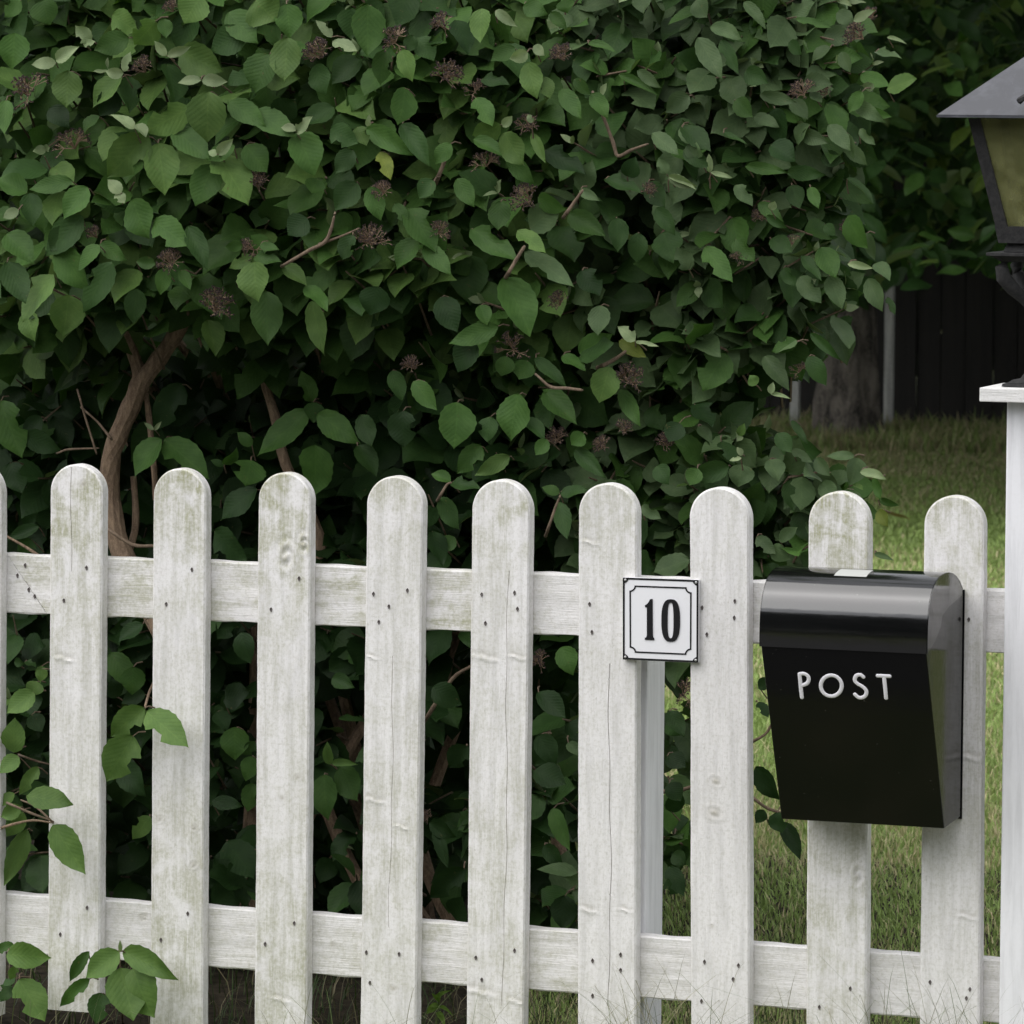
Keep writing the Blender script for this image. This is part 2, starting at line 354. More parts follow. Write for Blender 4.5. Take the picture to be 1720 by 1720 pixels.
def slab_h(name, x0, x1, z0, z1, y0, t, moss, seed, mat, parent, cut0=0, cut1=0, knots=()):
    """rail: grid along X; cut = slanted ends"""
    f1, f2, f3 = fnoise(seed), fnoise(seed+31), fnoise(seed+77); st = .0035
    nx = int((x1-x0)/st); nz = int((z1-z0)/st); b = .0022
    V = []; A = []; K = []; cols = nz+6
    for X in np.linspace(x0, x1, nx):
        fr = (X-x0)/(x1-x0)
        zi = np.linspace(z0+b, z1-b, nz)
        h = .0006*f1(np.full(nz, X), zi, 9, 120)+.0005*f2(np.full(nz, X), zi, 20, 400)
        kn = np.zeros(nz)
        for kx, kz, s in knots:
            r = np.sqrt((X-kx)**2+(zi-kz)**2)/s; h = h+.0012*np.cos(r*8)*np.exp(-r*r); kn += .8*np.exp(-(r*1.8)**2)
        sh = lambda z: (cut0*(1-fr)*(z-z0)/(z1-z0) + cut1*fr*(z-z0)/(z1-z0))
        wz = .0008*math.sin(X*31+seed)+.0006*math.sin(X*83)
        row = [(X+sh(z0), y0+b, z0+wz)]+[(X+sh(z), y0-q, z) for z, q in zip(zi, h)]+[(X+sh(z1), y0+b, z1+wz), (X+sh(z1), y0+t-b, z1+wz), (X+sh(z1), y0+t, z1-b), (X+sh(z0), y0+t, z0+b), (X+sh(z0), y0+t-b, z0+wz)]
        V += row; mm = np.clip(moss(X)*(1+.5*f3(np.full(nz, X), zi, 9, 30)), 0, 1.3)
        A += [moss(X)]+list(mm)+[moss(X)*.6]*5; K += [0]+list(kn)+[0]*5
    n = nx; ring = cols; i = np.arange(n-1)[:, None]*ring; k = np.arange(ring)[None, :]; k2 = (k+1) % ring
    Fq = np.stack([i+k, i+ring+k, i+ring+k2, i+k2], -1).reshape(-1, 4)
    me = mesh_np(name, np.array(V), [Fq, np.arange(ring)[None, :], (np.arange(ring)[::-1]+(n-1)*ring)[None, :]], mat, True, {'moss': ('FLOAT', A), 'knot': ('FLOAT', K)})
    try: me.set_sharp_from_angle(angle=rad(28))
    except Exception: pass
    return link(name, me, parent, at=(x0, y0, z0))
fence = empty('picket_fence', (0, 0, 0), 'weathered white picket fence with round topped boards in front of the shrub', 'fence')
T = .028
#      left@900 left@1700 width  top   moss  knots [(px,py,type,size)]                                                                                    crack (px,y0,y1,depth)
PK = [(-96,  -98, 97, 776, .75, [(-30,1200,'ring',.012)], None),
      (84,   79.5, 87, 780, .80, [(140,812,'ring',.013),(108,1108,'ridge',.020),(140,905,'flame',.03),(120,1560,'flame',.05)], (121,775,960,.6)),
      (257,  252, 88, 787, .72, [(268,1375,'ring',.013),(326,1390,'ring',.012),(325,1452,'ring',.014),(305,880,'flame',.05),(300,1420,'flame',.07),(305,1570,'flame',.05)], None),
      (433,  427, 88, 794, .78, [(480,932,'swirl',.017),(510,912,'swirl',.012),(473,1340,'ring',.010),(500,1305,'ring',.011),(475,1140,'flame',.07),(470,1680,'ridge',.02)], None),
      (615,  605, 94, 800, .55, [(628,1346,'ridge',.020),(690,1195,'flame',.03),(675,1390,'ridge',.014),(625,1105,'ridge',.014),(660,1660,'ring',.012)], (657,1100,1560,.35)),
      (792,  783, 97, 806, .62, [(815,1107,'ridge',.024),(868,1105,'ridge',.017),(805,1668,'ridge',.028),(868,1684,'ridge',.018),(800,1000,'flame',.04)], (850,960,1690,.45)),
      (971.5,970, 98, 812, .25, [(990,912,'ridge',.017),(985,1530,'ridge',.020),(1050,1530,'ridge',.014),(1010,1300,'flame',.06)], (1024,1115,1690,1.)),
      (1158.5,1160,99, 819, .13, [(1202,1312,'ring',.017),(1200,1365,'ring',.022),(1196,1556,'ring',.008)], None),
      (1358, 1354,101, 826, .60, [(1440,1468,'swirl',.014),(1400,1580,'flame',.05),(1395,1700,'ring',.012)], None),
      (1552, 1545,100, 833, .38, [(1632,1275,'ridge',.024),(1625,1542,'ridge',.019),(1590,1660,'flame',.04)], None)]
pickets = []
for i, (l9, l17, wp, top, ms, kn, cr) in enumerate(PK):
    a = onY(l9, 900, 0); b = onY(l17, 1700, 0); r = onY(l9+wp, 900, 0); wd = r[0]-a[0]
    cx = a[0]+wd/2; slope = (a[0]-b[0])/(a[2]-b[2]); z9 = a[2]
    ztop = onY(l9+wp/2, top, 0)[2]; zbot = .052 if i == 1 else .03+.01*random.random()
    kk = []
    for (x, y, ty, s) in kn:
        q = onY(x, y, 0); kk.append((q[0]-cx-slope*(q[2]-z9), q[2], ty, s))
    crk = None
    if cr: q = onY(cr[0], (cr[1]+cr[2])/2, 0); crk = (q[0]-cx-slope*(q[2]-z9), onY(cr[0], cr[2], 0)[2], onY(cr[0], cr[1], 0)[2], cr[3])
    topm = {8: 1.0, 9: .7, 7: .15, 6: .45}.get(i, .4)
    pk = board('picket', a[0], r[0], zbot, ztop, 0., T, True, kk, crk,
               (lambda ms, topm, zt: (lambda z: ms*(.75+.25*math.sin(z*7+ms*9))+topm*math.exp(-((zt-z)/.14)**2)))(ms, topm, ztop), 100+i*7, M['picket'], fence,
               leanfn=(lambda s_, z_: (lambda z: s_*(z-z_)))(slope, z9))
    pickets.append(pk)
LABELS = {1: 'leftmost full picket with mossy patches and short crack at its top', 3: 'picket with a swirled knot below its round top', 6: 'picket with one long thin crack', 7: 'cleanest picket between number plate and mailbox', 8: 'picket with green algae on its top behind the mailbox'}
for i, t in LABELS.items(): pickets[i]['label'] = t
# nails, small pressed-in heads
nv = [(math.cos(k*math.pi/4)*.0022*(1+.25*math.sin(k*2.3)), -.0006 if False else 0, math.sin(k*math.pi/4)*.0034*(1+.2*math.cos(k*3.1))) for k in range(8)]
nail_me = bpy.data.meshes.new('nail')
nail_me.from_pydata([(x*1.25, .0035, z*1.25) for x, y, z in nv]+[(x, -.0008, z) for x, y, z in nv]+[(0.0004, .0012, 0.0006)], [], [(k, (k+1) % 8, 8+(k+1) % 8, 8+k) for k in range(8)]+[(8+k, 8+(k+1) % 8, 16) for k in range(8)])
nail_me.materials.append(M['nail'])
NAILS = {1: [(145,954),(107,1009),(146,1525),(101,1570)], 2: [(322,957),(279,1015),(315,1535),(270,1579)], 3: [(502,972),(455,1024),(494,1551),(445,1586)],
 4: [(627,998),(684,992),(636,1045),(653,1019),(670,1603),(621,1651),(615,1600)], 5: [(809,999),(864,996),(869,1023),(815,1047),(799,1609),(864,1597),(809,1646)],
 6: [(990,1015),(994,1062),(995,1614),(1042,1604),(1042,1630),(995,1673)], 7: [(1179,1021),(1234,1010),(1233,1038),(1187,1066),(1183,1616),(1240,1622),(1231,1645),(1178,1682)],
 8: [(1428,1661),(1376,1692)], 9: [(1627,1041),(1562,1650),(1629,1662),(1623,1677)]}
for i, ps in NAILS.items():
    for (x, y) in ps:
        q = onY(x, y, -.0012)
        o = bpy.data.objects.new('nail', nail_me); COL.objects.link(o); o.parent = pickets[i]
        o.location = Vector(q)-pickets[i].location
rz = lambda y0, y1: (onY(860, y0, T)[2], onY(860, y1, T)[2])
xl = onY(-250, 980, T)[0]; xj = onY(12, 930, T)[0]; xj2 = onY(80, 1014, T)[0]; xr = onY(1700, 1040, T)[0]
ztr, zbr = .8685, .7620
slab_h('rail', xj2, xr, zbr, ztr, T+.001, .034, lambda x: .75 if x < .05 else .22, 5, M['rail'], fence, cut0=xj-xj2, knots=[(onY(76,985,T)[0], onY(76,985,T)[2], .014)]).rotation_euler = (0, -.0055, 0)
slab_h('rail', xl, xj2-.0015, zbr, ztr, T+.001, .034, lambda x: .35, 9, M['rail'], fence, cut1=xj-xj2)
slab_h('rail', xl, xr, .1445, .2515, T+.001, .034, lambda x: .55 if x > -.3 and x < .2 else (.35 if x < 0 else .25), 14, M['rail'], fence, knots=[(onY(240,1530,T)[0], .225, .012), (onY(560,1600,T)[0], .2, .01)])
for x, y in ((42,950),(29,967),(48,991),(58,1002)):
    q = onY(x, y, T-.0004); o = bpy.data.objects.new('nail', nail_me); COL.objects.link(o); o.parent = fence; o.location = q
# post behind the rails
pr = onY(1086, 1300, T+.037)[0]
bp = MB().box((pr-.09, T+.037, -.2), (pr, T+.037+.10, .80)).build('post', M['post'], fence, at=(pr-.045, T+.087, 0), bevel=.003)
# ------------------------------------------------------------------ gate post with cap
oc = .037; ps = .088; py0 = -.03
PL = onY(1688, 900, py0)[0]; capZ0 = onY(1645, 675, py0-oc)[2]; capZ1 = onY(1645, 651, py0-oc)[2]; CL = onY(1645, 662, py0-oc)[0]
cw = .16; LCX = CL+cw/2; LCY = py0-oc+cw/2; 
gp = empty('gate_post', (LCX, LCY, 0), 'smooth bright white square post with flat cap at the right end of the fence', 'post')
MB().box((PL, py0, 0), (2*LCX-PL, 2*LCY-py0, capZ0)).build('shaft', M['post'], gp, at=(LCX, LCY, 0), bevel=.003)
MB().box((CL, LCY-cw/2, capZ0+.0005), (CL+cw, LCY+cw/2, capZ1)).build('cap', M['cap'], gp, at=(LCX, LCY, capZ0), bevel=.0015)
# ------------------------------------------------------------------ lantern
def diag(px, py): p = on_plane(px, py, (LCX, LCY, 0), (1, -1, 0)); return LCX-p[0], p[2]
lan = empty('lantern', (LCX, LCY, capZ1), 'old black post lantern with scratched pyramid roof and dusty amber glass', 'lantern')
rh, rzb = diag(1573, 197); ax, ay, _ = proj((LCX, LCY, rzb+.12)); apz = diag(ax, 197-(ax-1573)*.599)[1]
mb = MB(); t = .003
mb.frustum(LCX, LCY, rzb, rh, rzb+.004, rh); mb.frustum(LCX, LCY, rzb+.0045, rh-.001, apz, .018)
mb.build('roof', M['lantern'], lan, at=(LCX, LCY, rzb))
mb = MB(); mb.frustum(LCX, LCY, apz+.0005, .018, apz+.03, .012); mb.frustum(LCX, LCY, apz+.031, .016, apz+.045, .006); mb.build('finial', M['lantern_dark'], lan, at=(LCX, LCY, apz))
pq = on_plane(1721, 170, (0, LCY-.12, 0), (0, 1, 0)); MB().tube([(pq[0]-.003, LCY-.145, pq[2]), (pq[0]+.006, LCY-.15, pq[2]+.006), (pq[0]+.02, LCY-.14, pq[2])], .006).build('knob', M['lantern_dark'], lan, at=tuple(pq), smooth=True)
gh0, gz0 = diag(1678, 404); gh1, gz1 = diag(1626, 200); gz1 = rzb-.001
corners = [(-1,-1),(1,-1),(1,1),(-1,1)]
bw = .020
for a, b in corners:
    mb = MB()
    P0 = np.array((LCX+a*gh0, LCY+b*gh0, gz0)); P1 = np.array((LCX+a*gh1, LCY+b*gh1, gz1)); ex = np.array((-a, 0, 0)); ey = np.array((0, -b, 0)); t_ = .006
    L_ = lambda P: [P, P+ex*bw, P+ex*bw+ey*t_, P+ex*t_+ey*t_, P+ex*t_+ey*bw, P+ey*bw]
    v = L_(P0)+L_(P1); mb.add(v, [(k, (k+1) % 6, 6+(k+1) % 6, 6+k) for k in range(6)]+[(5,4,3,0),(3,2,1,0),(6,9,10,11),(6,7,8,9)])
    mb.build('frame_bar', M['lantern_dark'], lan, at=tuple(P0))
mb = MB(); mb.frustum(LCX, LCY, gz0-.004, gh0+.001, gz0+.024, gh0+.001+(gh1-gh0)*.024/(gz1-gz0)); mb.build('lower_frame', M['lantern_dark'], lan, at=(LCX, LCY, gz0))
for (a, b) in ((0,-1),(0,1),(-1,0),(1,0)):
    q0, q1 = gh0-.003, gh1-.003; s0, s1 = gh0-.007, gh1-.007
    def pt(h, s, z): return (LCX+a*h+(b*s if a == 0 else 0), LCY+b*h+(a*s if b == 0 else 0), z)
    v = []
    for dh in (0, -.003):
        v += [pt(q0+dh, -s0, gz0+.02), pt(q0+dh, s0, gz0+.02), pt(q1+dh, s1, gz1), pt(q1+dh, -s1, gz1)]
    MB().add(v, [(0,1,2,3),(7,6,5,4),(0,4,5,1),(1,5,6,2),(2,6,7,3),(3,7,4,0)]).build('glass_pane', M['glass'], lan, at=(LCX+a*q0, LCY+b*q0, gz0))
MB().tube([(LCX, LCY, gz0), (LCX, LCY, gz0+.05), (LCX, LCY, gz1-.09), (LCX, LCY, gz1-.03)], [.03, .021, .021, .018], 16).build('candle_tube', M['tube'], lan, at=(LCX, LCY, gz0), smooth=True)
bh, bz = diag(1656, 428)
mb = MB(); mb.frustum(LCX, LCY, bz-.002, bh, bz+.004, bh); mb.frustum(LCX, LCY, bz-.012, bh*.72, bz-.0025, bh*.9); mb.frustum(LCX, LCY, bz+.0045, gh0*.9, gz0-.0045, gh0*.8); mb.build('base_plate', M['lantern_dark'], lan, at=(LCX, LCY, bz), bevel=.001)
for a, b in corners:
    u = np.array((a, b, 0))/math.sqrt(2); R0 = bh*1.41
    pts = [(R0*.62, -.008), (R0*.70, -.022), (R0*.67, -.038), (R0*.50, -.056), (R0*.30, -.072), (R0*.14, -.088), (R0*.08, -.12), (R0*.10, -.16), (R0*.16, -.18)]
    MB().tube([(LCX, LCY, bz)+u*r_+np.array((0, 0, z_)) for r_, z_ in pts], [.007,.012,.013,.012,.010,.009,.008,.009,.007], 10).build('scroll_arm', M['lantern_dark'], lan, at=(LCX, LCY, bz), smooth=True)
MB().tube([(LCX, LCY, z) for z in (capZ1+.012, capZ1+.03, capZ1+.06, (capZ1+bz)/2, bz-.012)], [.030, .018, .011, .010, .018], 14).build('stem', M['lantern_dark'], lan, at=(LCX, LCY, capZ1), smooth=True)
mh = diag(1682, 648)[0]; mh = min(max(mh, .045), .07)
mb = MB(); mb.frustum(LCX, LCY, capZ1+.001, mh, capZ1+.006, mh*.97); mb.frustum(LCX, LCY, capZ1+.0065, mh*.85, capZ1+.012, mh*.7); mb.build('mounting_plate', M['lantern_dark'], lan, at=(LCX, LCY, capZ1))
# ------------------------------------------------------------------ mailbox
X0, X1 = .530, .8146
box = empty('mailbox', ((X0+X1)/2, -.002, .491), 'black metal letterbox with rounded lid and white POST lettering hung on two pickets', 'mailbox')
def extr(prof, x0, x1, name, mat, bevel=0, smooth=False):
    n = len(prof); v = [(x0, y, z) for y, z in prof]+[(x1, y, z) for y, z in prof]
    return MB().add(v, [tuple(range(n)), tuple(range(2*n-1, n-1, -1))]+[(k, n+k, n+(k+1) % n, (k+1) % n) for k in range(n)]).build(name, mat, box, at=((x0+x1)/2, 0, .5), bevel=bevel, smooth=smooth)
F0, F1 = (-.115, .491), (-.2462, .800)
extr([F0, (-.006, .4965), (-.006, .875), (-.03, .886), (-.16, .905), (-.232, .87), F1], X0+.0002, X1-.002, 'body', M['box'], bevel=.0016)
extr([(-.0055, .4925), (-.0022, .4925), (-.0022, .880), (-.0055, .880)], X0-.001, X1-.0004, 'back_plate', M['box'])
arc = [(-.248,.796),(-.2483,.815),(-.2475,.834),(-.2455,.850),(-.2415,.866),(-.235,.880),(-.226,.892),(-.214,.902),(-.199,.910),(-.181,.9155),(-.160,.9185),(-.138,.9195),(-.112,.9185),(-.088,.915),(-.064,.908),(-.042,.898),(-.022,.884)]
inner = [(-.2455,.796),(-.2458,.815),(-.245,.834),(-.243,.849),(-.239,.864),(-.233,.878),(-.224,.89),(-.212,.8995),(-.197,.9075),(-.180,.913),(-.160,.916),(-.138,.917),(-.112,.916),(-.088,.9125),(-.064,.9055),(-.043,.8955),(-.023,.8815)]
mb = MB(); n = len(arc)
for (x0, x1) in ((X0-.0018, X1+.001),):
    v = [(x0, y, z) for y, z in arc]+[(x1, y, z) for y, z in arc]+[(x0, y, z) for y, z in inner]+[(x1, y, z) for y, z in inner]
    f = []
    for k in range(n-1): f += [(k, k+1, n+k+1, n+k), (2*n+k, 3*n+k, 3*n+k+1, 2*n+k+1), (k, 2*n+k, 2*n+k+1, k+1), (n+k, n+k+1, 3*n+k+1, 3*n+k)]
    f += [(0, n, 3*n, 2*n), (n-1, 3*n-1, 4*n-1, 2*n-1)]
    mb.add(v, f)
for xs in ((X0-.0016, X0-.0002), (X1-.001, X1+.0008)):     # end caps of the lid
    low = [(-.20,.812),(-.165,.832),(-.155,.850),(-.11,.862),(-.03,.872)]
    pr_ = arc+low[::-1]; q = len(pr_)
    c = [( (xs[0]+xs[1])/2+(.0035 if xs[0] > .6 else -.0035), -.14, .885)]
    mb.add([(xs[0], y, z) for y, z in pr_]+[(xs[1], y, z) for y, z in pr_], [tuple(range(q)), tuple(range(2*q-1, q-1, -1))]+[(k, q+k, q+(k+1) % q, (k+1) % q) for k in range(q)])
mb.build('lid', M['lid'], box, at=((X0+X1)/2, -.13, .9), smooth=True)
st = [on_plane(x, y, (0, -.15, .9195), (0, .0, 1)) for x, y in ((1413,959.5),(1466,962),(1468,968),(1410,966))]
zz = .9205
q0 = (st[0][0]); sx0, sx1 = onY(1412,963,-.15)[0], onY(1466,963,-.15)[0]
MB().add([(x, y, z) for x in (sx0, sx1) for y, z in ((-.190,.9130),(-.178,.9166),(-.160,.9192),(-.148,.9200),(-.148,.9194),(-.160,.9186),(-.178,.9160),(-.190,.9124))], [tuple(range(8)), tuple(range(15,7,-1))]+[(k, 8+k, 8+(k+1) % 8, (k+1) % 8) for k in range(8)]).build('sticker', M['sticker'], box, at=(.65, -.165, .919))
pn = np.array((0, F1[1]-F0[1], -(F1[0]-F0[0]))); pn /= np.linalg.norm(pn); pn = pn*np.sign(-pn[1]); fp = np.array((0, *F0))+pn*.0012
def zp(zx, zy): return on_plane(1240+zx/3.583, 930+zy/3.583, fp, pn)
def curve(pts, n=5):
    P = [np.array(p, float) for p in pts]; out = []
    for i in range(len(P)-1):
        p0, p1, p2, p3 = P[max(i-1,0)], P[i], P[i+1], P[min(i+2, len(P)-1)]
        for k in range(n):
            t = k/n; out.append(.5*((2*p1)+(-p0+p2)*t+(2*p0-5*p1+4*p2-p3)*t*t+(-p0+3*p1-3*p2+p3)*t**3))
    out.append(P[-1]); return out
def stroke(mb, pts, r=.0034, closed=False):
    W = [zp(*p) for p in pts]
    if not closed:
        a = W[0]-W[1]; a /= np.linalg.norm(a); b = W[-1]-W[-2]; b /= np.linalg.norm(b)
        W = [W[0]+a*r*.8, W[0]+a*r*.5]+W+[W[-1]+b*r*.5, W[-1]+b*r*.8]; rr = [r*.45, r*.85]+[r]*(len(W)-4)+[r*.85, r*.45]
    else: rr = [r]*len(W)
    mb.tube(W, rr, 12, flat=(pn, .38), closed=closed)
def letter(strokes, closed=False):
    mb = MB()
    for s_ in strokes: stroke(mb, s_, closed=closed)
    mb.build('letter', M['letter'], box, at=tuple(zp(*strokes[0][0])), smooth=True)
letter([curve([(369,724),(376,800),(383,866)], 4), curve([(370,724),(398,723),(420,738),(424,760),(412,782),(377,795)], 5)])
letter([[(560+63*math.cos(a), 795+63*math.sin(a)) for a in np.linspace(0, 2*math.pi, 33)[:-1]]], True)
letter([curve([(754,743),(738,730),(715,732),(703,748),(704,768),(722,785),(748,800),(769,822),(770,846),(752,864),(725,866),(702,846)], 4)])
letter([[(838,735),(875,736),(912,738)], [(877,738),(884,805),(890,870)]])
# ------------------------------------------------------------------ number plate
SY = -.0105
sign = empty('number_plate', tuple(onY(1110, 1108, SY)), 'square white enamel house number plate reading 10 screwed across two pickets', 'sign')
def sp_(zx, zy, Y): return onY(1030+zx/9.553, 950+zy/9.553, Y)
def flat(loops, Y, th, name, mat, bev=0):
    """loops: one outline, or outer+inner of same length (ring)"""
    mb = MB(); L0 = [sp_(x, y, Y) for x, y in loops[0]]; n = len(L0); bk = lambda L: [p+np.array((0, th, 0)) for p in L]
    if len(loops) == 1:
        mb.add(L0+bk(L0), [tuple(range(n)), tuple(range(2*n-1, n-1, -1))]+[(k, n+k, n+(k+1) % n, (k+1) % n) for k in range(n)])
    else:
        L1 = [sp_(x, y, Y) for x, y in loops[1]]; f = []
        for k in range(n):
            j = (k+1) % n; f += [(k, j, n+j, n+k), (2*n+k, 3*n+k, 3*n+j, 2*n+j), (k, 2*n+k, 2*n+j, j), (n+k, n+j, 3*n+j, 3*n+k)]
        mb.add(L0+L1+bk(L0)+bk(L1), f)
    return mb.build(name, mat, sign, at=tuple(sp_(760, 870, Y)), bevel=bev)
flat([[(150,186),(1372,229),(1366,1562),(150,1510)]], SY, .0095, 'plate', M['enamel'], .0008)
flat([[(153,190),(1368,232),(1362,1558),(153,1506)], [(184,222),(1338,262),(1334,1526),(184,1476)]], SY-.0006, .0012, 'border', M['enamel_black'])
for (cx_, cy_, sx, sy) in ((155,192,1,1),(1366,234,-1,1),(1360,1556,-1,-1),(155,1504,1,-1)):
    pts = [(cx_, cy_)]+[(cx_+sx*92*math.cos(a), cy_+sy*92*math.sin(a)) for a in np.linspace(0, math.pi/2, 9)]
    flat([pts], SY-.0010, .0014, 'corner', M['enamel_black'])
    q = sp_(cx_+sx*38, cy_+sy*38, SY-.002)
    MB().tube([q+np.array((0, .002, 0)), q, q-np.array((0, .0006, 0))], [.0021, .0021, .0012], 10).build('screw', M['screw'], sign, at=tuple(q), smooth=True)
def notched(d):
    x0, y0, x1, y1, x2, y2, x3, y3 = 262+d, 322+d, 1254-d, 350+d, 1250-d, 1430-d, 266+d, 1396-d; r = 82; out = []
    for (cx_, cy_, a0, a1) in ((x0-d, y0-d, 90, 0), (x1+d, y1-d, 180, 90), (x2+d, y2+d, 270, 180), (x3-d, y3+d, 360, 270)):
        dl = math.degrees(math.asin(d/(r+d)))
        for a in np.linspace(a0-dl, a1+dl, 8): out.append((cx_+(r+d)*math.cos(rad(a)), cy_+(r+d)*math.sin(rad(a))))
    return out
flat([notched(-3), notched(21)], SY-.0007, .0012, 'border', M['enamel_black'])
flat([[(505,640),(545,612),(570,580),(590,538),(630,536),(634,1120),(642,1150),(657,1168),(657,1196),(504,1190),(504,1164),(526,1150),(538,1120),(538,668),(512,670)]], SY-.0016, .0022, 'digit', M['enamel_black'], .0003)
def sup(cx_, cy_, rx, ry, e, n=40): return [(cx_+rx*math.copysign(abs(math.cos(a))**(2/e), math.cos(a)), cy_+ry*math.copysign(abs(math.sin(a))**(2/e), math.sin(a))) for a in np.linspace(0, 2*math.pi, n+1)[:-1]]
flat([sup(921,881,149,341,2.7), sup(919,880,48,286,2.9)], SY-.0016, .0022, 'digit', M['enamel_black'])
# ------------------------------------------------------------------ leaves
_v = [0,.03,.08,.14,.21,.29,.37,.45,.53,.61,.69,.77,.84,.90,.95,1]
OUT = [(v, .004 if v == 1 else float(np.interp(v, [0,.05,.14,.27,.40,.55,.70,.83,.92,1], [0,.19,.35,.465,.5,.475,.37,.22,.085,0]))) for v in _v]
def leaf_proto(fold, bend, wave, ph, notch=0, lo=False, outline=OUT, twist=0.):
    V = []; LV = []
    q_ = len(outline)-1; prof = outline if not lo else [outline[0], outline[round(q_*.2)], outline[round(q_*.45)], outline[round(q_*.72)], outline[q_]]
    us = (-1, -.5, 0, .5, 1) if not lo else (-1, 0, 1)
    for i, (v, h) in enumerate(prof):
        for u in us:
            hh = h*(1+(.035 if i % 2 else -.03)*abs(u)**3)
            if notch and u == notch and .3 < v < .6: hh *= .55
            x = u*hh
            z = fold*abs(x)-bend*v*v*.9+bend*.25*v+wave*math.sin(v*9+ph+u)*abs(u)*.5
            z += twist*x*v
            y = v*(1-.28*abs(bend)*v)
            V.append((x, y, z)); LV.append((x, v, 0))
    m_ = len(us); Fq = [(i*m_+k, i*m_+k+1, (i+1)*m_+k+1, (i+1)*m_+k) for i in range(len(prof)-1) for k in range(m_-1)]
    return np.array(V), np.array(Fq), np.array(LV)
OUTL = [(0,.0),(.05,.12),(.14,.26),(.27,.40),(.42,.48),(.57,.5),(.71,.43),(.83,.29),(.92,.15),(1,.004)]
PH, PLo, PT = [], [], []
for k in range(10):
    r = random.Random(k); a = (r.uniform(.06,.34), r.uniform(-.05,.34), r.uniform(.03,.13), r.uniform(0,6), (0,0,0,1,0,-1,0,0,0,0)[k])
    tw = r.uniform(-.4,.4)
    PH.append(leaf_proto(*a, twist=tw)); PLo.append(leaf_proto(a[0], a[1], a[2], a[3], lo=True)); PT.append(leaf_proto(*a[:4], 0, outline=OUTL, twist=tw))
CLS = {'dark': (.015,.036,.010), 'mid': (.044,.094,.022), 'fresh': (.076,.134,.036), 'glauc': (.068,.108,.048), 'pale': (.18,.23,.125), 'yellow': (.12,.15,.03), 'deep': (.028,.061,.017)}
CN = list(CLS)
